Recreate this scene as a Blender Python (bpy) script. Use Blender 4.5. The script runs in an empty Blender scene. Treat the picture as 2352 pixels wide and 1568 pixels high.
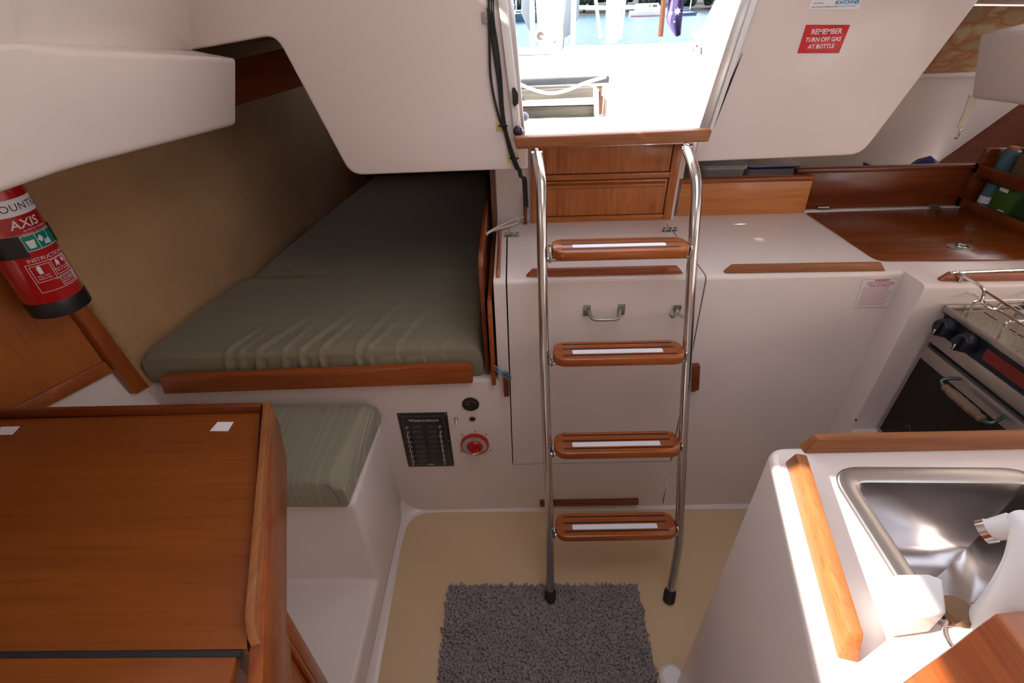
import bpy, bmesh, math, random
from mathutils import Vector, Matrix
random.seed(7)
R = math.radians
SC = bpy.context.scene
COL = SC.collection

# ------------------------------------------------------------------ camera
YAW, PIT, ROL, FPX, EYE = 0.01528, 0.60277, -0.03086, 1100.0, 1.5
FW = Vector((-math.sin(YAW)*math.cos(PIT), math.cos(YAW)*math.cos(PIT), -math.sin(PIT)))
_r = Vector((math.cos(YAW), math.sin(YAW), 0)); _u = _r.cross(FW)
RT = _r*math.cos(ROL) + _u*math.sin(ROL); UP = -_r*math.sin(ROL) + _u*math.cos(ROL)
CAM = Vector((0, 0, EYE))
cd = bpy.data.cameras.new('camera'); cam = bpy.data.objects.new('camera', cd); COL.objects.link(cam)
cd.sensor_width = 36.0; cd.lens = 36.0*FPX/2352.0; cd.clip_start = 0.02; cd.clip_end = 2000
m3 = Matrix((RT, UP, -FW)).transposed()
cam.matrix_world = Matrix.Translation(CAM) @ m3.to_4x4()
SC.camera = cam

# ------------------------------------------------------------------ light and exposure
SUN_DIR = Vector((-0.051, -0.0098, 0.0395)).normalized()          # towards the sun
sl = bpy.data.lights.new('sun', 'SUN'); sl.energy = 11.5; sl.angle = R(0.6); sl.color = (1.0, 0.95, 0.88)
so = bpy.data.objects.new('sun', sl); COL.objects.link(so)
so.rotation_euler = SUN_DIR.to_track_quat('Z', 'Y').to_euler(); so.location = (-8, -3, 9)
wd = bpy.data.worlds.new('sky'); SC.world = wd; wd.use_nodes = True
nt = wd.node_tree; bg = nt.nodes['Background']
tc = nt.nodes.new('ShaderNodeTexCoord'); sx = nt.nodes.new('ShaderNodeSeparateXYZ')
cr = nt.nodes.new('ShaderNodeValToRGB')
cr.color_ramp.elements[0].position = 0.0; cr.color_ramp.elements[0].color = (0.93, 0.93, 0.95, 1)
cr.color_ramp.elements[1].position = 0.9; cr.color_ramp.elements[1].color = (0.76, 0.84, 1.0, 1)
nt.links.new(tc.outputs['Generated'], sx.inputs[0]); nt.links.new(sx.outputs['Z'], cr.inputs[0])
nt.links.new(cr.outputs[0], bg.inputs[0]); bg.inputs[1].default_value = 3.0
SC.view_settings.view_transform = 'Standard'; SC.view_settings.look = 'None'
SC.view_settings.gamma = 1.0; SC.view_settings.use_curve_mapping = False
SC.view_settings.exposure = 0.46

# ------------------------------------------------------------------ helpers: pixel ray meets a plane of the boat
def ray(px, py): return FW + RT*((px-1176)/FPX) - UP*((py-784)/FPX)
def PX(px, py, v): d = ray(px, py); return CAM + d*((v-CAM.x)/d.x)
def PY(px, py, v): d = ray(px, py); return CAM + d*((v-CAM.y)/d.y)
def PZ(px, py, v): d = ray(px, py); return CAM + d*((v-CAM.z)/d.z)
def PP(px, py, p0, n): d = ray(px, py); return CAM + d*(((p0-CAM).dot(n))/d.dot(n))
V = Vector

def rounded(poly, rad, seg=4):
    """round the corners of a planar polygon of Vectors; rad may be a list"""
    out = []; n = len(poly)
    for i in range(n):
        p = V(poly[i]); a = V(poly[i-1]); b = V(poly[(i+1) % n])
        r = rad[i] if isinstance(rad, (list, tuple)) else rad
        da = (a-p); db = (b-p)
        la, lb = da.length, db.length
        if r <= 1e-5 or la < 1e-6 or lb < 1e-6: out.append(p); continue
        da /= la; db /= lb
        k = min(r, la*0.48, lb*0.48)
        s, e = p+da*k, p+db*k
        for j in range(seg+1):
            t = j/seg
            out.append(s*(1-t)**2 + p*2*t*(1-t) + e*t*t)
    return out

class MB:
    def __init__(s): s.v = []; s.f = []
    def add(s, vs, fs):
        o = len(s.v); s.v += [V(x) for x in vs]; s.f += [tuple(i+o for i in f) for f in fs]; return s
    def box(s, lo, hi):
        x0, y0, z0 = lo; x1, y1, z1 = hi
        return s.add([(x0,y0,z0),(x1,y0,z0),(x1,y1,z0),(x0,y1,z0),(x0,y0,z1),(x1,y0,z1),(x1,y1,z1),(x0,y1,z1)],
                     [(0,3,2,1),(4,5,6,7),(0,1,5,4),(1,2,6,5),(2,3,7,6),(3,0,4,7)])
    def obox(s, c, ax, ay, az):
        c = V(c); vs = []
        for k in (-1, 1):
            for a, b in ((-1,-1),(1,-1),(1,1),(-1,1)): vs.append(c+V(ax)*a+V(ay)*b+V(az)*k)
        return s.add(vs, [(0,3,2,1),(4,5,6,7),(0,1,5,4),(1,2,6,5),(2,3,7,6),(3,0,4,7)])
    def bar(s, p, q, w, h, up=(0,0,1)):
        p, q = V(p), V(q); d = (q-p); L = d.length; d /= L
        sd = d.cross(V(up)); sd.normalize(); u = sd.cross(d)
        return s.obox((p+q)/2, d*(L/2), sd*(w/2), u*(h/2))
    def prism(s, poly, ext):
        n = len(poly); e = V(ext); a = [V(p) for p in poly]
        return s.add(a+[p+e for p in a], [tuple(range(n)), tuple(range(2*n-1, n-1, -1))] +
                     [(i, i+n, (i+1) % n+n, (i+1) % n) for i in range(n)])
    def loft(s, loops, closed=True, cap0=True, cap1=True):
        n = len(loops[0]); o = []
        for l in loops: o += list(l)
        fs = []
        for k in range(len(loops)-1):
            for i in range(n if closed else n-1):
                j = (i+1) % n
                fs.append((k*n+i, k*n+j, (k+1)*n+j, (k+1)*n+i))
        if cap0: fs.append(tuple(range(n-1, -1, -1)))
        if cap1: fs.append(tuple((len(loops)-1)*n+i for i in range(n)))
        return s.add(o, fs)
    def tube(s, path, r, n=10, closed=False, flat=1.0):
        P = [V(p) for p in path]; m = len(P); loops = []
        t0 = (P[1]-P[0]).normalized()
        nr = t0.orthogonal().normalized()
        for i in range(m):
            if closed: t = P[(i+1) % m]-P[i-1]
            else: t = P[min(i+1, m-1)]-P[max(i-1, 0)]
            t.normalize(); nr = nr - t*nr.dot(t)
            if nr.length < 1e-6: nr = t.orthogonal()
            nr.normalize(); b = t.cross(nr)
            rr = r[i] if isinstance(r, (list, tuple)) else r
            loops.append([P[i]+nr*(rr*math.cos(2*math.pi*k/n))+b*(rr*flat*math.sin(2*math.pi*k/n)) for k in range(n)])
        if closed:
            loops.append(loops[0]); return s.loft(loops, True, False, False)
        return s.loft(loops)
    def lathe(s, prof, org, axis=(0,0,1), n=24, ref=None):
        ax = V(axis).normalized(); a = (V(ref) if ref else ax.orthogonal()); a = (a-ax*a.dot(ax)).normalized(); b = ax.cross(a)
        loops = [[V(org)+ax*h+a*(r*math.cos(2*math.pi*k/n))+b*(r*math.sin(2*math.pi*k/n)) for k in range(n)] for r, h in prof]
        return s.loft(loops)
    def ball(s, c, r, n=12, sc=(1,1,1)):
        loops = []
        for i in range(1, n):
            th = math.pi*i/n
            loops.append([V(c)+V((r*sc[0]*math.sin(th)*math.cos(2*math.pi*k/n), r*sc[1]*math.sin(th)*math.sin(2*math.pi*k/n), -r*sc[2]*math.cos(th))) for k in range(n)])
        return s.loft(loops)
    def build(s, name, mat, parent=None, bevel=0, seg=2, ang=38, smooth=True, sub=0):
        bm = bmesh.new(); vs = [bm.verts.new(p) for p in s.v]
        for f in s.f:
            if len(set(f)) < 3: continue
            try: bm.faces.new([vs[i] for i in f])
            except ValueError: pass
        bmesh.ops.remove_doubles(bm, verts=bm.verts, dist=1e-6)
        bmesh.ops.recalc_face_normals(bm, faces=bm.faces)
        if bevel > 0:
            es = [e for e in bm.edges if len(e.link_faces) == 2 and e.calc_face_angle(0) > R(28)]
            if es: bmesh.ops.bevel(bm, geom=es, offset=bevel, offset_type='OFFSET', segments=seg, profile=0.5, affect='EDGES', clamp_overlap=True)
        return finish(bm, name, mat, parent, ang, smooth, sub)

def finish(bm, name, mat, parent=None, ang=38, smooth=True, sub=0):
    xs = [v.co for v in bm.verts]
    lo = V((min(p.x for p in xs), min(p.y for p in xs), min(p.z for p in xs))); hi = V((max(p.x for p in xs), max(p.y for p in xs), max(p.z for p in xs)))
    base = V(((lo.x+hi.x)/2, (lo.y+hi.y)/2, lo.z))
    bmesh.ops.translate(bm, verts=bm.verts, vec=-base)
    me = bpy.data.meshes.new(name); bm.to_mesh(me); bm.free()
    me.polygons.foreach_set('use_smooth', [smooth]*len(me.polygons))
    if smooth: me.set_sharp_from_angle(angle=R(ang))
    o = bpy.data.objects.new(name, me); COL.objects.link(o)
    me.materials.append(mat)
    put(o, base, parent)
    if sub:
        md = o.modifiers.new('subdivision', 'SUBSURF'); md.levels = sub; md.render_levels = sub
    return o

ORG = {}
def put(o, base, parent):
    ORG[o.name] = V(base)
    if parent is not None:
        o.parent = parent; o.location = V(base)-ORG[parent.name]
    else: o.location = base

def thing(name, label, cat, loc, group=None):
    o = bpy.data.objects.new(name, None); COL.objects.link(o); o.empty_display_size = 0.05
    put(o, V(loc), None); o['label'] = label; o['category'] = cat
    if group: o['group'] = group
    return o
def tag(o, label, cat, group=None):
    o['label'] = label; o['category'] = cat
    if group: o['group'] = group
    return o
def struct(o, label=None):
    o['kind'] = 'structure'
    if label: o['label'] = label
    return o

FONT = None
def text(name, body, mat, M, size, parent=None, align='CENTER', shear=0.0, ext=0.0004, bold=0.0, spacing=1.0, cyl=None):
    """flat lettering; M maps local x (reading), y (up), z (out of the sign) to the world"""
    c = bpy.data.curves.new(name, 'FONT'); c.body = body; c.size = size; c.align_x = align; c.align_y = 'CENTER'
    c.shear = shear; c.extrude = ext; c.offset = bold; c.space_character = spacing; c.resolution_u = 3
    t = bpy.data.objects.new(name, c); COL.objects.link(t)
    dg = bpy.context.evaluated_depsgraph_get()
    me = bpy.data.meshes.new_from_object(t.evaluated_get(dg))
    bpy.data.objects.remove(t); bpy.data.curves.remove(c)
    bm = bmesh.new(); bm.from_mesh(me); bpy.data.meshes.remove(me)
    for v in bm.verts:
        v.co = cyl(v.co) if cyl else M @ v.co
    return finish(bm, name, mat, parent, smooth=False)
def frame(org, x, y):
    x = V(x).normalized(); y = V(y); y = (y-x*y.dot(x)).normalized(); z = x.cross(y)
    m = Matrix((x, y, z)).transposed().to_4x4(); return Matrix.Translation(V(org)) @ m

def copy_tree(o, parent=None, delta=None):
    c = o.copy(); COL.objects.link(c); ORG[c.name] = ORG[o.name]+(delta or V((0,0,0)))
    c.parent = parent
    if parent is None and delta: c.location = o.location+delta
    for ch in list(o.children): copy_tree(ch, c, delta)
    return c

# ------------------------------------------------------------------ materials
MATS = {}
def mat(name, col, rough=0.5, metal=0.0, spec=0.5, coat=0.0, emis=None, alpha=None, trans=0.0, bump=0.0, bscale=60, var=0.0, vscale=4, sheen=0.0, coatr=0.1):
    m = bpy.data.materials.new(name); m.use_nodes = True; t = m.node_tree; b = t.nodes['Principled BSDF']
    b.inputs['Base Color'].default_value = (*col, 1); b.inputs['Roughness'].default_value = rough
    b.inputs['Metallic'].default_value = metal; b.inputs['Specular IOR Level'].default_value = spec
    b.inputs['Coat Weight'].default_value = coat; b.inputs['Coat Roughness'].default_value = coatr
    b.inputs['Transmission Weight'].default_value = trans; b.inputs['Sheen Weight'].default_value = sheen
    tc = t.nodes.new('ShaderNodeTexCoord')
    if var > 0:
        n = t.nodes.new('ShaderNodeTexNoise'); n.inputs['Scale'].default_value = vscale; n.inputs['Detail'].default_value = 5
        mx = t.nodes.new('ShaderNodeMix'); mx.data_type = 'RGBA'
        mx.inputs[6].default_value = (*[c*(1-var) for c in col], 1); mx.inputs[7].default_value = (*[min(1, c*(1+var)) for c in col], 1)
        t.links.new(tc.outputs['Object'], n.inputs['Vector']); t.links.new(n.outputs['Fac'], mx.inputs[0]); t.links.new(mx.outputs[2], b.inputs['Base Color'])
    if bump > 0:
        n = t.nodes.new('ShaderNodeTexNoise'); n.inputs['Scale'].default_value = bscale; n.inputs['Detail'].default_value = 4
        bp = t.nodes.new('ShaderNodeBump'); bp.inputs['Strength'].default_value = bump; bp.inputs['Distance'].default_value = 0.002
        t.links.new(tc.outputs['Object'], n.inputs['Vector']); t.links.new(n.outputs['Fac'], bp.inputs['Height']); t.links.new(bp.outputs[0], b.inputs['Normal'])
    MATS[name] = m; return m

def wood(name, dark, light, axis='X', scale=1.0, rough=0.35, coat=0.25, contrast=1.0, worn=None, pores=0.5):
    """varnished timber: stretched noise for the figure, fine dark pores, optional pale worn patches"""
    m = bpy.data.materials.new(name); m.use_nodes = True; t = m.node_tree; b = t.nodes['Principled BSDF']
    tc = t.nodes.new('ShaderNodeTexCoord'); mp = t.nodes.new('ShaderNodeMapping')
    lo, hi = 1.6*scale, 26*scale
    mp.inputs['Scale'].default_value = {'X': (lo, hi, hi), 'Y': (hi, lo, hi), 'Z': (hi, hi, lo)}[axis]
    t.links.new(tc.outputs['Object'], mp.inputs['Vector'])
    n1 = t.nodes.new('ShaderNodeTexNoise'); n1.inputs['Scale'].default_value = 1.0; n1.inputs['Detail'].default_value = 6; n1.inputs['Roughness'].default_value = 0.6; n1.inputs['Distortion'].default_value = 0.6
    t.links.new(mp.outputs[0], n1.inputs['Vector'])
    cr = t.nodes.new('ShaderNodeValToRGB'); e = cr.color_ramp.elements
    e[0].position = 0.5-0.22/contrast; e[0].color = (*dark, 1); e[1].position = 0.5+0.22/contrast; e[1].color = (*light, 1)
    t.links.new(n1.outputs['Fac'], cr.inputs[0])
    mp2 = t.nodes.new('ShaderNodeMapping'); lo2, hi2 = 9*scale, 240*scale
    mp2.inputs['Scale'].default_value = {'X': (lo2, hi2, hi2), 'Y': (hi2, lo2, hi2), 'Z': (hi2, hi2, lo2)}[axis]
    t.links.new(tc.outputs['Object'], mp2.inputs['Vector'])
    n2 = t.nodes.new('ShaderNodeTexNoise'); n2.inputs['Scale'].default_value = 1.0; n2.inputs['Detail'].default_value = 2
    t.links.new(mp2.outputs[0], n2.inputs['Vector'])
    c2 = t.nodes.new('ShaderNodeValToRGB'); f = c2.color_ramp.elements
    f[0].position = 0.30; f[0].color = (0.5, 0.42, 0.38, 1); f[1].position = 0.46; f[1].color = (1, 1, 1, 1)
    t.links.new(n2.outputs['Fac'], c2.inputs[0])
    mx = t.nodes.new('ShaderNodeMix'); mx.data_type = 'RGBA'; mx.blend_type = 'MULTIPLY'; mx.inputs[0].default_value = pores
    t.links.new(cr.outputs[0], mx.inputs[6]); t.links.new(c2.outputs[0], mx.inputs[7])
    out = mx.outputs[2]
    if worn:
        n3 = t.nodes.new('ShaderNodeTexNoise'); n3.inputs['Scale'].default_value = 14; n3.inputs['Detail'].default_value = 8
        mp3 = t.nodes.new('ShaderNodeMapping'); mp3.inputs['Scale'].default_value = {'X': (.3, 2, 2), 'Y': (2, .3, 2), 'Z': (2, 2, .3)}[axis]
        t.links.new(tc.outputs['Object'], mp3.inputs['Vector']); t.links.new(mp3.outputs[0], n3.inputs['Vector'])
        c3 = t.nodes.new('ShaderNodeValToRGB'); c3.color_ramp.elements[0].position = 0.56; c3.color_ramp.elements[1].position = 0.8
        t.links.new(n3.outputs['Fac'], c3.inputs[0])
        m4 = t.nodes.new('ShaderNodeMix'); m4.data_type = 'RGBA'; t.links.new(c3.outputs[0], m4.inputs[0])
        t.links.new(out, m4.inputs[6]); m4.inputs[7].default_value = (*worn, 1); out = m4.outputs[2]
    t.links.new(out, b.inputs['Base Color'])
    b.inputs['Roughness'].default_value = rough; b.inputs['Coat Weight'].default_value = coat; b.inputs['Coat Roughness'].default_value = 0.12
    b.inputs['Specular IOR Level'].default_value = 0.4
    bp = t.nodes.new('ShaderNodeBump'); bp.inputs['Strength'].default_value = 0.12; bp.inputs['Distance'].default_value = 0.001
    t.links.new(n2.outputs['Fac'], bp.inputs['Height']); t.links.new(bp.outputs[0], b.inputs['Normal'])
    MATS[name] = m; return m

GEL = mat('white_gelcoat', (0.76, 0.66, 0.605), 0.22, spec=0.45, bump=0.03, bscale=9, var=0.015, vscale=3)
GELD = mat('deck_gelcoat', (0.86, 0.85, 0.83), 0.35)
SOLE = mat('beige_sole', (0.66, 0.47, 0.28), 0.22, spec=0.55, bump=0.04, bscale=120, var=0.06, vscale=5)
TKX = wood('teak_x', (0.23, 0.044, 0.007), (0.42, 0.105, 0.016), 'X')
TKY = wood('teak_y', (0.23, 0.044, 0.007), (0.42, 0.105, 0.016), 'Y')
TKZ = wood('teak_z', (0.23, 0.044, 0.007), (0.42, 0.105, 0.016), 'Z')
TLX = wood('pale_teak_x', (0.52, 0.18, 0.045), (0.70, 0.29, 0.085), 'X', worn=None)
TWX = wood('worn_teak_x', (0.22, 0.07, 0.02), (0.38, 0.14, 0.045), 'X', worn=(0.42, 0.22, 0.10), rough=0.5, coat=0.05)
TWY = wood('worn_teak_y', (0.26, 0.08, 0.02), (0.42, 0.16, 0.05), 'Y', worn=(0.46, 0.24, 0.10), rough=0.5, coat=0.05)
DSKX = wood('desk_veneer', (0.20, 0.050, 0.009), (0.33, 0.090, 0.014), 'X', scale=0.55, rough=0.32, coat=0.12, pores=0.35, contrast=0.8)
HVN = wood('hull_veneer', (0.33, 0.085, 0.010), (0.46, 0.135, 0.018), 'Z', scale=0.5, rough=0.38, coat=0.15, pores=0.25, contrast=0.7)
OAKZ = wood('straight_veneer_z', (0.40, 0.115, 0.022), (0.56, 0.19, 0.045), 'Z', scale=1.5, contrast=1.2, pores=0.8)
OAKX = wood('straight_veneer_x', (0.38, 0.11, 0.022), (0.55, 0.19, 0.045), 'X', scale=1.2)
DKX = wood('dark_teak_x', (0.12, 0.021, 0.005), (0.25, 0.056, 0.010), 'X', rough=0.28, coat=0.3)
STEEL = mat('stainless', (0.62, 0.60, 0.58), 0.16, metal=1.0)
BRUSH = mat('brushed_steel', (0.60, 0.58, 0.56), 0.30, metal=1.0, bump=0.06, bscale=40, var=0.1, vscale=12)
CHROME = mat('chrome', (0.75, 0.74, 0.73), 0.07, metal=1.0)
BRONZE = mat('aged_chrome', (0.36, 0.38, 0.35), 0.35, metal=0.9, var=0.35, vscale=120)
ALU = mat('anodised_aluminium', (0.66, 0.65, 0.63), 0.32, metal=0.9)
BLACK = mat('black_plastic', (0.012, 0.012, 0.013), 0.4)
RUBBER = mat('black_rubber', (0.015, 0.015, 0.016), 0.7)
BLKGLOSS = mat('black_glass', (0.012, 0.008, 0.007), 0.12, spec=0.25)
GAP = mat('dark_gap', (0.02, 0.015, 0.012), 0.9)
WPL = mat('white_plastic', (0.80, 0.78, 0.76), 0.35)
WSTK = mat('white_sticker', (0.92, 0.91, 0.95), 0.5)
RED = mat('sign_red', (0.60, 0.008, 0.012), 0.3)
REDP = mat('extinguisher_red', (0.50, 0.010, 0.014), 0.16, coat=0.5)
GRN = mat('label_green', (0.0, 0.23, 0.16), 0.4)

# ================================================================== THE SETTING
YB, ZT, YP, CEIL = 1.097, 0.932, 1.35, 1.92
def fill_with_holes(outer, holes, thick, name, m, bevel=0):
    """flat plate from outer loop and hole loops (Vectors in one plane), thickened by vector"""
    bm = bmesh.new()
    for lp in [outer]+holes:
        vs = [bm.verts.new(p) for p in lp]
        for i in range(len(vs)): bm.edges.new((vs[i], vs[(i+1) % len(vs)]))
    bmesh.ops.triangle_fill(bm, use_beauty=True, use_dissolve=False, edges=bm.edges[:])
    if V(thick).length > 0:
        g = bmesh.ops.extrude_face_region(bm, geom=bm.faces[:])
        bmesh.ops.translate(bm, verts=[x for x in g['geom'] if isinstance(x, bmesh.types.BMVert)], vec=V(thick))
    bmesh.ops.recalc_face_normals(bm, faces=bm.faces)
    return finish(bm, name, m)

# --- cabin sole
fl = MB(); fl.box((-0.62, -1.6, -0.03), (1.2, 1.14, 0.0)); struct(fl.build('floor', SOLE))

# --- lower aft bulkhead and engine casing: moulded L-profiles, seams left open around the engine hatch
def Lprof(x, z0, ytop, zt=ZT, y0=YB, r=0.012, dx_bottom=0.0, th=0.03):
    pts = []
    def X(z): return x + dx_bottom*(zt-z)/(zt-0.24)
    for yy, zz in [(y0, z0), (y0, z0+(zt-z0)*0.5), (y0, zt-r)]: pts.append(V((X(zz), yy, zz)))
    for k in range(1, 4):
        a = k/4*math.pi/2; pts.append(V((x, y0+r-r*math.cos(a), zt-r+r*math.sin(a))))
    for yy, zz in [(y0+r, zt), (ytop, zt), (ytop, zt-th), (y0+th, zt-th), (y0+th, z0)]: pts.append(V((X(zz) if zz < zt-0.05 else x, yy, zz)))
    return pts
w = MB()
w.loft([Lprof(-0.060, 0, 1.62), Lprof(-0.0285, 0, 1.62)])
w.loft([Lprof(0.4855, 0, 1.62, dx_bottom=0.022), Lprof(0.985, 0, 1.62)])
w.box((-0.0285, YB, 0), (0.5075, YB+0.03, 0.2385))
w.box((-0.0285, 1.404, ZT-0.03), (0.4855, 1.62, ZT))
w.box((-0.060, YB+0.02, 0.58), (-0.045, 1.62, ZT-0.004))
# forward return beside the cooker, and the recess it stands in
wl = w.build('wall_aft_lower', GEL); struct(wl, 'white moulded lower aft bulkhead and engine casing')
w = MB(); w.loft([Lprof(0.9851, 0.0, 1.62, y0=1.024), Lprof(1.75, 0.0, 1.62, y0=1.024)]); w.build('wall_aft_return', GEL, ang=50)['kind'] = 'structure'
w = MB(); w.box((0.9853, 1.03, 0), (0.998, 1.15, ZT-0.0125)); w.box((0.9856, 1.05, ZT-0.04), (1.05, 1.15, ZT-0.0005)); struct(w.build('wall_cooker_cheek', GEL))
w = MB(); w.box((0.9856, 0.56, 0.0), (1.75, 1.05, 0.452)); struct(w.build('wall_cooker_plinth', GEL, bevel=0.004))
g = MB(); g.box((-0.03, YB+0.012, 0.20), (0.51, YB+0.028, 0.90)); g.box((-0.03, 1.11, ZT-0.05), (0.49, 1.41, ZT-0.022)); struct(g.build('wall_aft_core', GAP))
# nav seat bulkhead below the quarter berth
nb = MB(); nb.loft([Lprof(-1.20, 0, 3.0, zt=0.610), Lprof(-0.060, 0, 3.0, zt=0.610)]); struct(nb.build('wall_aft_berth', GEL))

# --- coving between sole and mouldings
path = [(1.0, 1.078), (0.5, 1.082), (0.0, 1.084), (-0.30, 1.088), (-0.355, 1.085), (-0.392, 1.068), (-0.412, 1.03), (-0.416, 0.95), (-0.410, 0.75), (-0.402, 0.5), (-0.395, 0.2), (-0.39, -1.0)]
loops = []
for i, p in enumerate(path):
    a = V((*path[max(i-1, 0)], 0)); b = V((*path[min(i+1, len(path)-1)], 0)); t = (b-a).normalized(); o = V((t.y, -t.x, 0)); q = V((*p, 0))
    lp = []
    for k in range(7):
        an = k/6*math.pi/2; lp.append(q + o*(0.042*math.sin(an)) + V((0, 0, 0.002+0.06*(1-math.cos(an)))))
    lp += [q+o*0.06+V((0, 0, 0.06)), q+o*0.06-V((0, 0, 0.01)), q-V((0, 0, 0.01))]
    loops.append(lp)
cv = MB(); cv.loft(loops); struct(cv.build('baseboard_aft', GEL, ang=60))

# --- nav seat plinth and the raised footwell in front of it
pf = [V((0, y, z)) for y, z in [(1.11, 0), (1.11, 0.44), (0.80, 0.44), (0.782, 0.105), (-1.0, 0.105), (-1.0, 0)]]
sb = MB(); sb.loft([[p+V((-1.45, 0, 0)) for p in pf], [p+V((-0.440 if p.z > 0.2 else -0.432, 0, 0)) for p in pf]])
struct(sb.build('wall_seat_plinth', GEL, bevel=0.014, seg=3), 'white moulded seat plinth and footwell beside the chart table')

# --- companionway bulkhead: two panels with the opening between them
def at(p): return V((p[0], YP, p[1]))
wl_ = [PY(*q, YP) for q in ((1196, 318), (1152, -330))]
L_ = [at((-0.70, CEIL)), at((-0.775, 1.443)), PY(632, 80, YP), PY(805, 403, YP), PY(1213, 388, YP), at((0.036, 1.215)), V((0.020, YP, 1.215)), V((-0.005, YP, 1.52)), V((-0.03, YP, CEIL))]
w = MB(); w.prism(rounded(L_, [0, 0, .03, .035, 0, 0, 0, 0, 0], 5), (0, 0.035, 0)); wa = w.build('wall_aft', GEL, bevel=0.006, seg=3); struct(wa, 'white moulded companionway bulkhead with diagonal cut-out')
R_ = [V((0.60, YP, CEIL)), V((0.556, YP, 1.515)), V((0.492, YP, 1.235)), PY(1592, 372, YP), PY(1980, 356, YP), PY(2250, 0, YP), V((1.12, YP, 1.60)), V((1.35, YP, 1.60)), V((1.35, YP, CEIL))]
w = MB(); w.prism(rounded(R_, [0, 0, 0, 0, .035, 0, 0, 0, 0], 5), (0, 0.035, 0)); struct(w.build('wall_aft', GEL, bevel=0.006, seg=3), 'white moulded companionway bulkhead with safety signs')

# --- underside of cockpit mouldings, side decks, berth ends
def sheet(pts, y0, y1, th, name, m=GEL):
    s = MB(); a = [V((x, y0, z)) for x, z in pts]; up = [V((x, y0, z+th)) for x, z in reversed(pts)]
    s.prism(a+up, (0, y1-y0, 0)); return struct(s.build(name, m))
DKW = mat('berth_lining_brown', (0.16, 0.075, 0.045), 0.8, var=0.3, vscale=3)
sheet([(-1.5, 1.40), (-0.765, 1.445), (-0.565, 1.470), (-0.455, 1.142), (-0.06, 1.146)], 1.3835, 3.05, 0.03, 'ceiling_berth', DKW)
sheet([(0.51, 1.152), (0.935, 1.16), (1.075, 1.497), (1.9, 1.47)], 1.3835, 3.05, 0.03, 'ceiling_locker')
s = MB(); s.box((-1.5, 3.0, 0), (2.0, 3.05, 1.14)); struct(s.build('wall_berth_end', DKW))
def off(pts, dz): return [(x, z+dz) for x, z in pts]
sheet(off([(-1.5, 1.40), (-0.765, 1.445), (-0.565, 1.470), (-0.455, 1.142), (-0.062, 1.146)], .031), 1.3835, 3.05, 0.02, 'floor_cockpit_left', GELD)
sheet(off([(0.53, 1.152), (0.935, 1.16), (1.075, 1.497), (1.9, 1.47)], .031), 1.3835, 3.05, 0.02, 'floor_cockpit_right', GELD)
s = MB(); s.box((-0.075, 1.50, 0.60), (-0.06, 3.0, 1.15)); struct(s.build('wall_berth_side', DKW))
s = MB(); s.box((-0.058, 1.515, ZT-0.01), (0.06, 1.53, 1.16)); struct(s.build('wall_casing_back', GEL), 'white panel beside the drawer cabinet')
s = MB(); s.box((0.51, 1.53, ZT-0.01), (0.53, 3.0, 1.19)); struct(s.build('wall_locker_side', GEL))

# --- deck edge box, coachroof sides, left and right
SL = [(-1.6, (-.700, 1.484), (-.697, 1.478), (-.738, 1.302), (-1.5, 1.34)), (0.50, (-.700, 1.484), (-.697, 1.478), (-.738, 1.302), (-1.5, 1.34)),
      (0.80, (-.700, 1.482), (-.697, 1.476), (-.736, 1.302), (-1.5, 1.34)), (0.86, (-.707, 1.479), (-.690, 1.468), (-.735, 1.300), (-1.5, 1.34)),
      (1.10, (-.738, 1.462), (-.680, 1.447), (-.730, 1.286), (-1.5, 1.33)), (1.35, (-.771, 1.443), (-.672, 1.423), (-.726, 1.272), (-1.5, 1.32))]
def deckbox(st, name, mir=False, label=None):
    loops = []
    for y, *ps in st:
        lp = [(p[0], p[1]) for p in ps] + [(-1.5, 1.50)]
        pts = [V(((0.52-x) if mir else x, y + (0.09 if mir and y > 1.3 else 0), z)) for x, z in lp]
        loops.append(rounded(pts, [.004, .010, .016, 0, 0], 4))
    b = MB(); b.loft(loops); o = b.build(name, GEL, ang=50); return struct(o, label)
deckbox(SL, 'wall_left_deck', label='white moulded deck edge above the quarter berth')
deckbox(SL, 'wall_right_deck', True, 'white moulded deck edge above the galley')

# unseen cabin side opening, outline shaped so its beam fits the sink counter
P0, NN = V((-0.70, 0, 1.484)), V((0.436, 0, -0.174)).normalized()     # plane of the left coachroof side
def beam(x, y, z=0.9):
    q = V((x, y, z)); k = (P0-q).dot(NN)/SUN_DIR.dot(NN); return q+SUN_DIR*k
hole = [beam(0.388, 0.516, 0.905), beam(0.47, 0.492), beam(0.565, 0.466), beam(0.535, 0.22), beam(0.50, -0.05), beam(0.252, -0.03, 0.90), beam(0.318, 0.21, 0.90)]
def cs(y, z): return V((-0.70+(z-1.484)*0.40, y, z))
hole = [cs(p.y, min(p.z, CEIL-0.03)) for p in hole]
fill_with_holes([cs(-1.6, 1.474), cs(0.80, 1.474), cs(0.80, CEIL), cs(-1.6, CEIL)], [hole], (-0.03, 0, 0.0), 'wall_left', GEL)
struct(bpy.data.objects['wall_left'])
s = MB(); q = [cs(0.80, 1.482), V((-.771, 1.36, 1.443)), V((-.60, 1.36, CEIL)), cs(0.80, CEIL)]
s.prism(q, (-0.03, 0, 0)); struct(s.build('wall_left_aft', GEL))
def csr(y, z): return V((1.22-(z-1.484)*0.30, y, z))
hr = [csr(-0.7, 1.64), csr(0.35, 1.64), csr(0.32, 1.80), csr(-0.66, 1.80)]
fill_with_holes([csr(-1.6, 1.484), csr(1.45, 1.484), csr(1.45, CEIL), csr(-1.6, CEIL)], [hr], (0.03, 0, 0.0), 'wall_right', GEL)
struct(bpy.data.objects['wall_right'])

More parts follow.
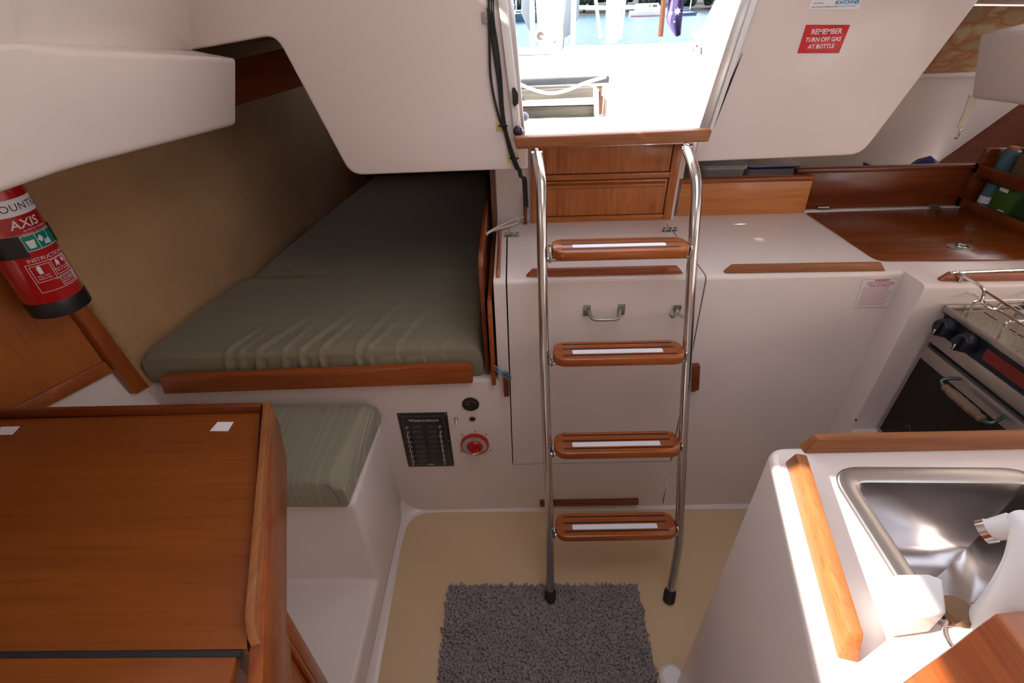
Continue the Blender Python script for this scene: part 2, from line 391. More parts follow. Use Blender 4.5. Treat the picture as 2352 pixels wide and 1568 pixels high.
# --- deckhead with an unseen hatch opening added for light from above
def cz(x, y): return V((x, y, CEIL))
fill_with_holes([cz(-0.56, -1.6), cz(1.12, -1.6), cz(1.12, 1.385), cz(-0.56, 1.385)],
                [[cz(0.05, 0.15), cz(0.56, 0.15), cz(0.56, 0.90), cz(0.05, 0.90)]],
                (0, 0, 0.04), 'ceiling', GEL)
struct(bpy.data.objects['ceiling'])
s = MB(); s.box((-1.6, -1.64, -0.03), (2.0, -1.6, CEIL+0.04)); struct(s.build('wall_forward', GEL))
s = MB(); s.box((-1.6, 1.386, 1.485), (-0.60, 1.42, CEIL+0.04)); s.box((1.1, 1.386, 1.535), (2.0, 1.42, CEIL+0.04)); s.box((-1.55, 1.33, 1.455), (-0.79, 1.40, 1.50)); struct(s.build('wall_coachroof_end', GEL))

# --- hull sides
CARPET = mat('beige_hull_carpet', (0.47, 0.28, 0.135), 0.95, bump=0.5, bscale=180, var=0.28, vscale=4.5, sheen=0.15)
def hull_x(y):
    ks = [(-1.6, -1.42), (0.3, -1.40), (0.62, -1.345), (0.862, -1.262), (1.10, -1.140), (1.14, -1.125), (1.75, -1.030), (2.4, -1.0), (3.05, -0.93)]
    for (a, xa), (b, xb) in zip(ks, ks[1:]):
        if y <= b: return xa+(xb-xa)*max(0, (y-a)/(b-a))
    return ks[-1][1]
def hull_pt(y, z):
    x = hull_x(y)
    return V((x + (0.27*(0.72-z) if z < 0.72 else -0.06*(z-0.72)), y, z))
def hull_mesh(name, m, ys, zs, label, off=0.0, mir=False):
    loops = []
    for y in ys:
        inn = [hull_pt(y, z)+V((off, 0, 0)) for z in zs]; out = [p+V((-0.03-off, 0, 0)) for p in reversed(inn)]
        lp = inn+out
        if mir: lp = [V((0.92-p.x, p.y, p.z)) for p in lp]
        loops.append(lp)
    b = MB(); b.loft(loops); return struct(b.build(name, m, ang=60), label)
hull_mesh('wall_left_hull', GEL, [-1.6, -0.5, 0.3, 0.62, 0.862, 1.10], [0.0, 0.4, 0.72, 1.0, 1.36], 'white hull side below the wooden panel')
hull_mesh('wall_left_berth', CARPET, [1.10, 1.14, 1.3, 1.5, 1.75, 2.1, 2.4, 2.7, 3.05], [0.58, 0.72, 0.9, 1.1, 1.44], 'beige carpeted hull side beside the quarter berth', off=0.012)
hull_mesh('wall_right_hull', GEL, [-1.6, 0.3, 0.862, 1.1, 1.75, 2.4, 3.05], [0.0, 0.4, 0.72, 1.0, 1.5], 'white hull side behind the galley', mir=True)
s = MB(); s.box((0.53, 1.62, ZT-0.02), (1.62, 1.95, ZT)); struct(s.build('wall_shelf', GEL), 'white shelf behind the upstand boards')
s = MB(); s.prism([PY(*p, 1.62) for p in ((480, 150), (720, 95), (720, 190), (480, 262))], (0, .02, 0)); struct(s.build('trim_3', DKX), 'dark red wooden beam under the side deck')
# white liner and stained plywood behind the ice box
s = MB(); s.prism([V((x, 1.95, z)) for x, z in ((.53, .90), (1.95, .90), (1.95, 1.275), (.975, 1.275), (.93, 1.150), (.53, 1.145))], (0, .02, 0)); struct(s.build('wall_aft_locker', GEL), 'white liner behind the storage tubs')
def stained():
    m = bpy.data.materials.new('stained_plywood'); m.use_nodes = True; t = m.node_tree; b = t.nodes['Principled BSDF']
    tc = t.nodes.new('ShaderNodeTexCoord'); mp = t.nodes.new('ShaderNodeMapping'); mp.inputs['Scale'].default_value = (6, 6, 16)
    n = t.nodes.new('ShaderNodeTexNoise'); n.inputs['Scale'].default_value = 1.2; n.inputs['Detail'].default_value = 8
    c = t.nodes.new('ShaderNodeValToRGB'); e = c.color_ramp.elements; e[0].position = .45; e[0].color = (.42, .30, .17, 1); e[1].position = .52; e[1].color = (.42, .17, .05, 1)
    e2 = c.color_ramp.elements.new(0.62); e2.color = (.55, .42, .26, 1)
    t.links.new(tc.outputs['Object'], mp.inputs[0]); t.links.new(mp.outputs[0], n.inputs[0]); t.links.new(n.outputs[0], c.inputs[0]); t.links.new(c.outputs[0], b.inputs['Base Color']); b.inputs['Roughness'].default_value = .8
    return m
STAIN = stained()
s = MB(); s.prism([V((x, 1.955, z)) for x, z in ((.978, 1.275), (1.95, 1.275), (1.95, 1.465), (1.078, 1.49), (1.065, 1.47))], (0, .02, 0)); struct(s.build('wall_aft_plywood', STAIN), 'bare stained plywood with peeling glue under the side deck')
s = MB(); s.box((0.99, 1.925, 1.268), (1.95, 1.96, 1.283)); struct(s.build('trim_1', GEL, bevel=0.004))
A_, B_ = PY(2352, 232, 1.95), PY(2190, 348, 1.95)
s = MB(); d = (A_-B_); s.prism([B_-d*0.3, A_+d*0.5, A_+d*0.5+V((.12, -0.9, 0)), B_-d*0.3+V((.12, -.9, 0))], (0.02, 0, -0.02)); struct(s.build('wall_right_veneer', DKX), 'dark veneered hull side above the galley shelves')

# --- galley peninsula with the sink cut-out
OUT = [V((x, y, 0)) for x, y in [(0.408, 0.552), (1.5, 0.552), (1.5, -0.6), (0.098, -0.6), (0.314, 0.214)]]
OUT = rounded(OUT, [.028, 0, 0, 0, .06], 6)
cen = V((0.8, 0.1, 0))
def inset(poly, d):
    n = len(poly); o = []
    for i in range(n):
        a = (poly[i]-poly[i-1]).normalized(); b = (poly[(i+1) % n]-poly[i]).normalized()
        na, nb_ = V((a.y, -a.x, 0)), V((b.y, -b.x, 0)); k = (na+nb_); k.normalize(); o.append(poly[i]+k*(d/max(0.5, k.dot(na))))
    return o
ZS = 0.90
SINK = [PZ(*q, ZS) for q in ((1895, 1073), (2395, 1076), (2490, 1300), (2430, 1444), (2124, 1440))]
SINK = rounded(SINK, [.05, .07, .05, .05, .035], 8)
def atz(poly, z): return [V((p.x, p.y, z)) for p in poly]
b = MB(); ins = [inset(OUT, d) for d in (0, 0.002, 0.006, 0.012)]
b.loft([atz(OUT, 0), atz(OUT, ZS-0.013), atz(ins[1], ZS-0.006), atz(ins[2], ZS-0.002), atz(ins[3], ZS)], True, False, False)
struct(b.build('wall_galley', GEL, ang=60), 'white moulded galley peninsula side')
fill_with_holes(atz(ins[3], ZS), [atz(inset(SINK, 0.004), ZS)], (0, 0, 0), 'wall_galley_top', GEL)
struct(bpy.data.objects['wall_galley_top'], 'white galley top around the sink')
b = MB(); b.lathe([(0.034, 0), (0.034, 0.012), (0.026, 0.02), (0.0, 0.022)], (0.395, 0.548, 0.0), n=20); struct(b.build('trim_2', WPL), 'white rounded moulding foot at the galley corner')

# ================================================================== COMPANIONWAY LADDER
lad = thing('companionway_ladder', 'stainless tube ladder with four varnished wooden treads below the companionway', 'ladder', (0.26, 0.77, 0))
LP0, LN = V((0, 0.779, 0)), V((0, 1, -0.27))
def lp(x, y): return PP(x, y, LP0, LN)
def smooth_path(pts, n=6):
    P = [V(p) for p in pts]; o = []
    for i in range(len(P)-1):
        p0, p1, p2, p3 = P[max(i-1, 0)], P[i], P[i+1], P[min(i+2, len(P)-1)]
        for k in range(n):
            t = k/n
            o.append(0.5*((2*p1)+(p2-p0)*t+(2*p0-5*p1+4*p2-p3)*t*t+(3*p1-p0-3*p2+p3)*t**3))
    o.append(P[-1]); return o
LFT = [PZ(1264, 1372, 0.012), lp(1262, 1200), lp(1256, 1000), lp(1250, 800), lp(1245, 560), PY(1244, 440, 1.112), PY(1239, 390, 1.155), PY(1234, 358, 1.205)]
RGT = [PZ(1537, 1372, 0.012), lp(1557, 1262), lp(1561, 1200), lp(1569, 1000), lp(1579, 800), lp(1592, 560), PY(1600, 440, 1.112), PY(1593, 385, 1.155), PY(1580, 348, 1.205)]
TR = 0.0125
for side, pth in (('l', LFT), ('r', RGT)):
    b = MB(); b.tube(smooth_path(pth, 6), TR, 14); st = b.build('stringer', STEEL, lad)
    b = MB(); b.lathe([(0.0155, -0.012), (0.0175, -0.010), (0.0175, 0.02), (0.015, 0.028), (0.0127, 0.028)], pth[0]+V((0, 0, 0.0)), axis=(pth[1]-pth[0]), n=20); b.build('rubber_foot', RUBBER, st)
    t = pth[-1]; u = (pth[-1]-pth[-2]).normalized()
    b = MB(); b.tube([t-u*0.006, t+u*0.014], 0.0085, 12); b.obox(t+u*0.014+V((0, .004, 0)), (0.004, 0, 0), (0, 0.010, 0), (0, 0, 0.009)); b.build('hinge_lug', CHROME, st, bevel=0.0012)
    b = MB(); b.tube([t+u*0.012+V((-0.013, 0, 0)), t+u*0.012+V((0.013, 0, 0))], 0.0045, 10); b.build('hinge_pin', CHROME, st)
steps = [(1262, 1588, 560), (1266, 1576, 802), (1269, 1566, 1014), (1272, 1556, 1203)]
TREADX = wood('varnished_tread', (0.25, 0.052, 0.008), (0.45, 0.120, 0.018), 'X', scale=1.3, rough=0.22, coat=0.5)
for xl, xr, yy in steps:
    c = lp((xl+xr)/2, yy); zt = c.z
    x0, x1 = PZ(xl+4, yy, zt).x, PZ(xr-4, yy, zt).x
    hd = 0.040; th = 0.024
    poly = rounded([V((x0, c.y-hd, zt-th)), V((x1, c.y-hd, zt-th)), V((x1, c.y+hd, zt-th)), V((x0, c.y+hd, zt-th))], 0.034, 6)
    b = MB(); b.prism(poly, (0, 0, th)); sp = b.build('tread', TREADX, lad, bevel=0.004, seg=3)
    for k, oy in enumerate((-0.0225, 0.006, 0.026)):
        b = MB(); b.prism(rounded([V((x0+0.024, c.y+oy-0.0025, zt-0.001)), V((x1-0.024, c.y+oy-0.0025, zt-0.001)), V((x1-0.024, c.y+oy+0.0025, zt-0.001)), V((x0+0.024, c.y+oy+0.0025, zt-0.001))], 0.002, 3), (0, 0, 0.0013)); b.build('groove', mat('groove_brown', (0.05, 0.012, 0.005), 0.6) if 'groove_brown' not in MATS else MATS['groove_brown'], sp)
    b = MB(); b.prism(rounded([V((x0+0.048, c.y-0.0165, zt-0.001)), V((x1-0.055, c.y-0.0165, zt-0.001)), V((x1-0.055, c.y-0.0005, zt-0.001)), V((x0+0.048, c.y-0.0005, zt-0.001))], 0.004, 4), (0, 0, 0.0022)); b.build('grip_strip', WSTK, sp)
    b = MB(); zb = zt-th-0.006
    b.tube([(x0-0.010, c.y-0.012, zb), (x1+0.010, c.y-0.012, zb)], 0.0055, 8); b.build('support_bar', STEEL, lad)
    for xx in (x0-0.004, x1+0.004):
        b = MB(); b.box((xx-0.0025, c.y-0.02, zb-0.006), (xx+0.0025, c.y+0.016, zt-0.004)); b.build('tread_bracket', STEEL, lad, bevel=0.001)

# ================================================================== ENGINE HATCH
eh = thing('engine_hatch', 'white removable engine hatch cover behind the ladder', 'hatch', (0.23, YB, 0.24))
b = MB(); b.loft([Lprof(-0.0245, 0.243, 1.40, dx_bottom=-0.001), Lprof(0.4815, 0.243, 1.40, dx_bottom=0.0215)]); b.build('cover', GEL, eh)
def fiddle(name, pts_front, z, w, h, m, parent=None, taper=0.018, bevel=0.004):
    """bevelled-end rail standing on a surface between two points"""
    p, q = V(pts_front[0]), V(pts_front[1]); d = (q-p); L = d.length; d /= L; n = V((-d.y, d.x, 0))
    lo = [V((p.x, p.y, z)), V((q.x, q.y, z)), V((q.x, q.y, z))+n*w, V((p.x, p.y, z))+n*w]
    hi = [lo[0]+V((0, 0, h))+d*taper+n*0.003, lo[1]+V((0, 0, h))-d*taper+n*0.003, lo[2]+V((0, 0, h))-d*taper-n*0.003, lo[3]+V((0, 0, h))+d*taper-n*0.003]
    b = MB(); b.loft([lo, hi]); return b.build(name, m, parent, bevel=bevel, seg=2)
fiddle('rail', (PZ(1208, 642, ZT)+V((0, .012, 0)), PZ(1574, 634, ZT)+V((0, .012, 0))), ZT, 0.018, 0.020, TKX, eh)
# grab handle
hb = MB(); pl = PY(1348, 712, YB); pr = PY(1427, 710, YB)
for c in (pl, pr): hb.obox(c+V((0, -0.002, 0)), (0.0095, 0, 0), (0, 0.002, 0), (0, 0, 0.016))
y0 = YB-0.004
hb.tube(smooth_path([pl+V((0.004, -0.003, 0.002)), pl+V((0.010, -0.022, -0.010)), pl+V((0.024, -0.030, -0.012)), pr+V((-0.024, -0.030, -0.012)), pr+V((-0.010, -0.022, -0.010)), pr+V((-0.004, -0.003, 0.002))], 5), 0.0048, 10)
hd_ = hb.build('grab_handle', BRONZE, eh, bevel=0.001)
SCREW = mat('screw_metal', (0.30, 0.29, 0.27), 0.35, metal=1.0)
def screw(p, n, r, parent, name='screw'):
    s = MB(); s.lathe([(r, 0), (r*0.9, r*0.35), (r*0.45, r*0.5)], p, n, 10); return s.build(name, SCREW, parent)
for c in (pl, pr):
    for dz in (-0.009, 0.009): screw(c+V((0, -0.004, dz)), (0, -1, 0), 0.0026, hd_)
hk = MB(); c = PY(1555, 706, YB)
hk.prism(rounded([c+V((-.009, 0, -.010)), c+V((.009, 0, -.010)), c+V((.011, 0, .008)), c+V((-.011, 0, .008))], .005, 4), (0, -0.004, 0))
hk.tube(smooth_path([c+V((0, -.004, -.004)), c+V((-.006, -.014, -.014)), c+V((-.016, -.022, -.016)), c+V((-.022, -.026, -.006))], 5), [0.0035]*16, 8)
hk.tube(smooth_path([c+V((0, -.004, -.004)), c+V((.006, -.014, -.014)), c+V((.016, -.022, -.016)), c+V((.022, -.026, -.006))], 5), [0.0035]*16, 8)
hk.ball(c+V((-.022, -.026, -.005)), 0.005, 8); hk.ball(c+V((.022, -.026, -.005)), 0.005, 8)
hook = hk.build('double_hook', BRONZE, eh)
for dx in (-.005, .005): screw(c+V((dx, -.004, .003)), (0, -1, 0), 0.0025, hook)
# barrel bolts that hold the hatch
for i, (px, py, lab) in enumerate(((1175, 542, 'small barrel bolt at the back left of the engine hatch'), (1538, 531, 'small barrel bolt beside the ladder on the white worktop'))):
    c = PZ(px, py, ZT); t = thing('barrel_bolt', lab, 'bolt', c)
    b = MB(); b.box((c.x-0.022, c.y-0.008, ZT), (c.x+0.022, c.y+0.008, ZT+0.002)); b.build('plate', BRONZE, t, bevel=0.0005)
    b = MB()
    for dx in (-0.016, 0.002, 0.017): b.obox((c.x+dx, c.y, ZT+0.006), (0.003, 0, 0), (0, 0.007, 0), (0, 0, 0.0055))
    b.build('keeper', BRONZE, t, bevel=0.001)
    b = MB(); b.tube([(c.x-0.020, c.y, ZT+0.007), (c.x+0.024, c.y, ZT+0.007)], 0.0032, 8); rod = b.build('rod', BRONZE, t)
    b = MB(); b.tube([(c.x-0.005, c.y, ZT+0.008), (c.x-0.008, c.y+0.004, ZT+0.019)], 0.0018, 6); b.ball((c.x-0.008, c.y+0.004, ZT+0.020), 0.003, 6); b.build('knob', BRONZE, rod)
# wooden turn blocks and the batten at the foot
for q, lab in (([(1155, 862), (1168, 864), (1170, 911), (1158, 912)], 'small dark wooden block with blue cord on the engine casing'), ([(1591, 843), (1609, 841), (1606, 896), (1588, 902)], 'small dark wooden block beside the right ladder tube')):
    b = MB(); b.prism([PY(*p, YB-0.018) for p in q], (0, 0.018, 0)); tag(b.build('wooden_block', DKX, bevel=0.002), lab, 'block')
p, q = PY(1240, 1151, YB), PY(1465, 1146, YB)
b = MB(); b.box((p.x, YB-0.016, 0.030), (q.x, YB, 0.052)); tag(b.build('wooden_batten', DKX, bevel=0.002), 'dark wooden batten fixed low behind the ladder', 'batten')

# ================================================================== SILL AND DRAWER CABINET
sl_ = [PY(1180, 317, 1.262), PY(1637, 298, 1.262), PY(1628, 326, 1.262), PY(1186, 343, 1.262)]
b = MB(); b.prism([V((0, 0, 0))+p for p in sl_], (0, 0.032, 0)); si = tag(b.build('companionway_sill', TWX, bevel=0.004, seg=3), 'worn varnished wooden sill under the companionway opening', 'sill')
b = MB(); b.box((sl_[0].x+.01, 1.2945, sl_[3].z+.001), (sl_[1].x-.01, 1.372, sl_[3].z+.012)); b.build('back_board', TWX, si, bevel=.002)
YC = 1.50
dc = thing('drawer_cabinet', 'small wooden cabinet with two drawers under the companionway sill', 'cabinet', (0.275, YC, ZT))
x0, x1 = 0.053, 0.503; ztop = 1.175
b = MB(); b.box((x0+0.002, YC+0.016, ZT), (x1-0.002, YC+0.16, ztop)); b.build('carcass', OAKZ, dc)
for xa, xb in ((x0, x0+0.020), (x1-0.026, x1)):
    b = MB(); b.box((xa, YC, ZT), (xb, YC+0.018, ztop)); b.build('stile', OAKZ, dc, bevel=0.0015)
for za, zb in ((ZT, ZT+0.018), (1.066, 1.083)):
    b = MB(); b.box((x0+0.020, YC+0.001, za), (x1-0.026, YC+0.018, zb)); b.build('rail', OAKX, dc, bevel=0.0015)
for za, zb in ((ZT+0.021, 1.063), (1.086, ztop)):
    b = MB(); b.box((x0+0.023, YC+0.002, za), (x1-0.029, YC+0.016, zb)); dr = b.build('drawer', OAKZ, dc, bevel=0.0015)
    if za < 1.0:
        b = MB(); b.prism([V((x0+0.03, YC+0.003, zb-0.006)), V((x0+0.03, YC-0.012, zb-0.010)), V((x0+0.03, YC-0.012, zb-0.018)), V((x0+0.03, YC+0.003, zb-0.024))], (x1-x0-0.066, 0, 0)); b.build('finger_pull', OAKX, dr, bevel=0.002)
b = MB(); b.box((x1+0.001, YC+0.004, ZT), (x1+0.008, YC+0.03, ztop)); tag(b.build('edge_strip', GEL), 'thin white upright strip along the cabinet side', 'strip')

# ================================================================== GALLEY WORKTOP WOODWORK
def upstand(name, quad, th, m, capm, label, cap_h=0.012):
    t = thing(name, label, 'upstand', ((quad[0]+quad[1])/2))
    b = MB(); b.prism(quad, (0, th, 0)); b.build('board', m, t, bevel=0.002)
    b = MB(); a, c = quad[3], quad[2]; b.box((a.x, a.y-0.006, a.z-cap_h), (c.x, a.y+th+0.004, a.z+0.004)); b.build('cap', capm, t, bevel=0.004, seg=3)
    return t
upstand('upstand_board', [PY(1545, 497, 1.53), PY(1847, 490, 1.53), PY(1868, 413, 1.53), PY(1552, 414, 1.53)], 0.015, TLX, TKX, 'pale wooden upstand board at the back of the white worktop')
z_ = ZT+0.002
upstand('upstand_board', [V((0.90, 1.565, ZT)), V((1.60, 1.565, ZT)), V((1.60, 1.565, 1.060)), V((0.90, 1.565, 1.062))], 0.015, DKX, DKX, 'dark wooden upstand board behind the ice box lid')
# ice box lid
ic = thing('icebox_lid', 'dark varnished wooden ice box lid set in the white worktop', 'lid', (1.15, 1.35, ZT))
lid = [PZ(*q, ZT) for q in ((1850, 492), (2008, 601), (2380, 600), (2480, 570))] + [V((1.47, 1.545, ZT)), V((0.955, 1.55, ZT))]
lid = [V((0.95, 1.522, ZT)), V((0.953, 1.158, ZT)), V((1.455, 1.138, ZT)), V((1.455, 1.535, ZT))]
b = MB(); b.prism(rounded(lid, [.002, .03, .01, .01], 5), (0, 0, 0.004))
LIDM = wood('icebox_veneer', (0.12, 0.020, 0.003), (0.27, 0.066, 0.009), 'X', scale=0.8, rough=0.25, coat=0.35, contrast=0.9)
b.build('panel', LIDM, ic, bevel=0.001)
b = MB(); b.box((0.95, 1.537, ZT), (1.455, 1.543, ZT+0.005)); b.build('edge_strip', WPL, ic)
for px, py in ((1893, 480), (2145, 476)):
    c = PZ(px, py, ZT+0.004); b = MB(); b.box((c.x-0.018, c.y-0.014, ZT+0.004), (c.x+0.018, c.y+0.006, ZT+0.0055)); b.tube([(c.x-0.018, c.y+0.008, ZT+0.007), (c.x+0.018, c.y+0.008, ZT+0.007)], 0.0035, 8); b.build('hinge', BRONZE, ic)
c = PZ(2205, 567, ZT+0.004); b = MB(); b.prism(rounded([c+V((-.032, -.018, 0)), c+V((.032, -.018, 0)), c+V((.032, .018, 0)), c+V((-.032, .018, 0))], .016, 5), (0, 0, .0015)); rp = b.build('ring_plate', BRONZE, ic)
b = MB(); b.tube([c+V((0.004+0.013*math.cos(a*math.pi/8), 0.013*math.sin(a*math.pi/8), .003)) for a in range(16)], 0.0022, 6, closed=True); b.build('lift_ring', CHROME, rp)
tag(fiddle('fiddle_rail', (PZ(1664, 629, ZT)+V((0, 0, 0)), PZ(2036, 623, ZT)), ZT, 0.018, 0.022, TWX), 'wooden fiddle rail along the white worktop in front of the ice box', 'rail')
tag(fiddle('fiddle_rail', (PZ(2160, 647, ZT), PZ(2440, 645, ZT)), ZT, 0.018, 0.022, TKX), 'wooden fiddle rail behind the cooker pan rack', 'rail')
tag(fiddle('fiddle_rail', (V((-0.042, 1.115, ZT)), V((-0.042, 1.46, ZT))), ZT, 0.012, 0.018, TKY), 'slim wooden fiddle rail at the engine casing edge by the berth', 'rail')

# ================================================================== CUSHIONS
def fabric(name, col, stripe, axis, sscale, amt):
    m = bpy.data.materials.new(name); m.use_nodes = True; t = m.node_tree; b = t.nodes['Principled BSDF']
    tc = t.nodes.new('ShaderNodeTexCoord'); mp = t.nodes.new('ShaderNodeMapping')
    mp.inputs['Scale'].default_value = {'X': (2, sscale, 2), 'Y': (sscale, 1.5, 1.5)}[axis]
    n = t.nodes.new('ShaderNodeTexNoise'); n.inputs['Scale'].default_value = 1.0; n.inputs['Detail'].default_value = 3
    cr = t.nodes.new('ShaderNodeValToRGB'); e = cr.color_ramp.elements
    e[0].position = 0.5; e[0].color = (*col, 1); e[1].position = 0.5+amt; e[1].color = (*stripe, 1)
    t.links.new(tc.outputs['Object'], mp.inputs[0]); t.links.new(mp.outputs[0], n.inputs[0]); t.links.new(n.outputs[0], cr.inputs[0]); t.links.new(cr.outputs[0], b.inputs['Base Color'])
    b.inputs['Roughness'].default_value = 0.85; b.inputs['Sheen Weight'].default_value = 0.2
    w = t.nodes.new('ShaderNodeTexNoise'); w.inputs['Scale'].default_value = 900
    bp = t.nodes.new('ShaderNodeBump'); bp.inputs['Strength'].default_value = 0.25; bp.inputs['Distance'].default_value = 0.001
    t.links.new(tc.outputs['Object'], w.inputs[0]); t.links.new(w.outputs[0], bp.inputs['Height']); t.links.new(bp.outputs[0], b.inputs['Normal'])
    MATS[name] = m; return m
OLIVE = fabric('olive_fabric', (0.225, 0.195, 0.125), (0.265, 0.235, 0.155), 'X', 160, 0.2)
STRIPE = fabric('striped_fabric', (0.27, 0.245, 0.17), (0.40, 0.37, 0.275), 'Y', 420, 0.2)
def cushion(name, cor, z0, z1, r, m, parent=None, nx=60, ny=44, disp=None):
    """upholstered slab over a quad (front-left, front-right, back-right, back-left)"""
    c = [V((x, y, 0)) for x, y in cor]
    def P(u, v): return c[0]*(1-u)*(1-v)+c[1]*u*(1-v)+c[2]*u*v+c[3]*(1-u)*v
    Lx = (c[1]-c[0]).length; Ly = (c[3]-c[0]).length
    def spread(n, L):
        k = [0, .1, .3, .6, 1.0]; q = [r*x/L for x in k]; inn = [r/L+(1-2*r/L)*i/(n-1) for i in range(1, n-1)]
        return q+inn+[1-x for x in reversed(q)]
    us, vs = spread(nx, Lx), spread(ny, Ly); M, N = len(us), len(vs)
    vt = []; fs = []
    for j, v in enumerate(vs):
        for i, u in enumerate(us):
            d = max(0.0, 1-min(min(u, 1-u)*Lx/r, 1)); e = max(0.0, 1-min(min(v, 1-v)*Ly/r, 1))
            k = min(1, math.sqrt(d*d+e*e)); p = P(u, v)
            zz = z1 - r*(1-math.sqrt(max(0, 1-k*k)))
            dz = disp(p.x, p.y) if disp else 0
            vt.append(V((p.x, p.y, zz+dz*(1-0.5*k)-0.004*((2*u-1)**2*(0.5)+(2*v-1)**2*0.5))))
    for j in range(N-1):
        for i in range(M-1): fs.append((j*M+i, j*M+i+1, (j+1)*M+i+1, (j+1)*M+i))
    ring = [i for i in range(M)]+[j*M+M-1 for j in range(1, N)]+[(N-1)*M+i for i in range(M-2, -1, -1)]+[j*M for j in range(N-2, 0, -1)]
    prev = ring; cc = (c[0]+c[1]+c[2]+c[3])/4; K = 7
    for s in range(1, K+1):
        t = s/K; new = []
        for a in ring:
            p = vt[a]; zz = p.z*(1-t)+z0*t
            out = (V((p.x, p.y, 0))-cc); out.normalize()
            bul = 0.006*math.sin(math.pi*t) - (0.012*max(0, (t-0.75)/0.25)**2)
            if disp and abs(p.y-cor[0][1]) < 0.02: bul += -0 + disp(p.x+0.010*t, p.y+0.01)*1.4*(1-t)
            new.append(len(vt)); vt.append(V((p.x+out.x*bul, p.y+out.y*bul, zz)))
        n = len(ring)
        for k in range(n): fs.append((prev[k], new[k], new[(k+1) % n], prev[(k+1) % n]))
        prev = new
    fs.append(tuple(reversed(prev)))
    b = MB(); b.add(vt, fs); return b.build(name, m, parent, ang=70)
WR = []
for px, ln, amp in ((508, .20, .0040), (540, .13, .002), (578, .24, .0045), (640, .22, .003), (680, .26, .0045), (727, .20, .0042), (812, .26, .0048), (838, .16, .003), (905, .24, .0042), (960, .15, .0022), (1010, .12, .0018)):
    x = PY(px, 815, 1.10).x; WR.append((x, ln, amp*1.9, random.uniform(.25, .6)))
def wrinkle(x, y):
    s = 0; v = y-1.105
    for x0, ln, amp, sl in WR:
        if v > ln*1.6: continue
        d = x-(x0+sl*v+0.15*v*v); w = 0.006+0.02*max(0, v)
        s += amp*math.exp(-(d/w)**2)*math.exp(-(max(0, v)/ln)**2*2) - 0.5*amp*math.exp(-((d-0.016)/(w*1.4))**2)*math.exp(-(max(0, v)/ln)**2*2)
    s += 0.002*math.sin(x*9+y*4)+0.0015*math.sin(y*17+x*3)
    return s
tag(cushion('berth_cushion', [(-1.086, 1.110), (-0.108, 1.110), (-0.125, 1.588), (-1.010, 1.600)], 0.612, 0.722, 0.022, OLIVE, nx=210, ny=50, disp=wrinkle), 'wrinkled olive berth cushion at the quarter berth opening', 'cushion')
tag(cushion('berth_cushion', [(-0.988, 1.616), (-0.128, 1.602), (-0.15, 2.93), (-0.84, 2.93)], 0.612, 0.719, 0.022, OLIVE, nx=40, ny=30, disp=lambda x, y: 0.003*math.sin(x*5+y*3)), 'olive berth cushion deep inside the dark quarter berth', 'cushion')
sc_ = thing('seat_cushion', 'striped grey-green seat cushion on the white nav seat', 'cushion', (-0.77, 0.94, 0.44))
cushion('cover', [(-1.12, 0.785), (-0.452, 0.785), (-0.436, 1.090), (-1.08, 1.090)], 0.441, 0.552, 0.030, STRIPE, sc_, nx=60, ny=30, disp=lambda x, y: 0.0015*math.sin(x*11)*math.sin(y*9))
SEAM = mat('seam_thread', (0.12, 0.11, 0.08), 0.9)
b = MB(); b.tube(smooth_path([V((-0.492, 0.786, 0.534)), V((-0.476, 0.780, 0.530)), V((-0.468, 0.777, 0.505)), V((-0.466, 0.777, 0.470))], 5), 0.0011, 6); b.build('corner_seam', SEAM, sc_)
# berth front board
b = MB(); q = [PY(377, 905, YB-0.02), PY(1086, 880, YB-0.02), PY(1086, 838, YB-0.02), PY(365, 866, YB-0.02)]
b.prism(rounded(q, [0.004, 0.004, 0.022, 0.012], 5), (0, 0.0195, 0)); tag(b.build('berth_board', TKX, bevel=0.003), 'long varnished board along the front of the quarter berth', 'board')

# ================================================================== CHART TABLE
ZD = 0.80
A, B = PZ(597, 948, ZD), PZ(566, 1490, ZD); Cc, Dd = V((-1.235, A.y-0.005, ZD)), V((-1.15, B.y+0.004, ZD))
ct = thing('chart_table', 'varnished wooden chart table with raised edges beside the nav seat', 'table', (-0.8, 0.5, 0.66))
d1 = (B-A).normalized(); n1 = V((d1.y, -d1.x, 0))
if n1.x < 0: n1 = -n1
b = MB(); b.prism([A, B, Dd, Cc], (0, 0, -0.016)); b.build('lid', DSKX, ct)
# back fiddle and side fiddle
b = MB(); b.prism([V((A.x+0.004, A.y, ZD-0.02)), V((A.x+0.004, A.y+0.016, ZD-0.02)), V((A.x+0.004, A.y+0.014, ZD+0.018)), V((A.x+0.004, A.y+0.002, ZD+0.018))], (Cc.x-A.x-0.004, 0, 0)); b.build('back_fiddle', DKX, ct, bevel=0.002)
E_ = PZ(561, 1432, ZD)
b = MB(); b.loft([[p+n1*.004, p+n1*0.020, p+n1*0.018+V((0, 0, h)), p+n1*0.006+V((0, 0, h))] for p, h in ((A+V((0, .014, -.02)), .038), (E_+V((0, 0, -.02)), .038), (E_+d1*0.012+V((0, 0, -.02)), .032), (E_+d1*0.026+V((0, 0, -.02)), .022), (B+V((0, 0, -.02)), .0205))])
b.build('side_fiddle', TWY, ct, bevel=0.0015)
lo_a, lo_b = PZ(638, 1057, 0.69), PZ(629, 1640, 0.69)
s0, s1 = A+n1*0.019+V((0, 0.014, -0.004)), B+n1*0.019+d1*0.20+V((0, 0, -0.004))
b = MB(); side = [s0, s1, V((s1.x, s1.y, 0.688)), V((s0.x, s0.y, 0.688))+d1*0.06, V((s0.x, s0.y, 0.745))]
b.prism(side, -n1*0.018); b.build('side_panel', TKY, ct, bevel=0.0015)
b = MB(); b.box((-1.24, A.y, 0.70), (A.x-0.01, A.y+0.012, ZD-0.02)); b.build('back_panel', TKX, ct)
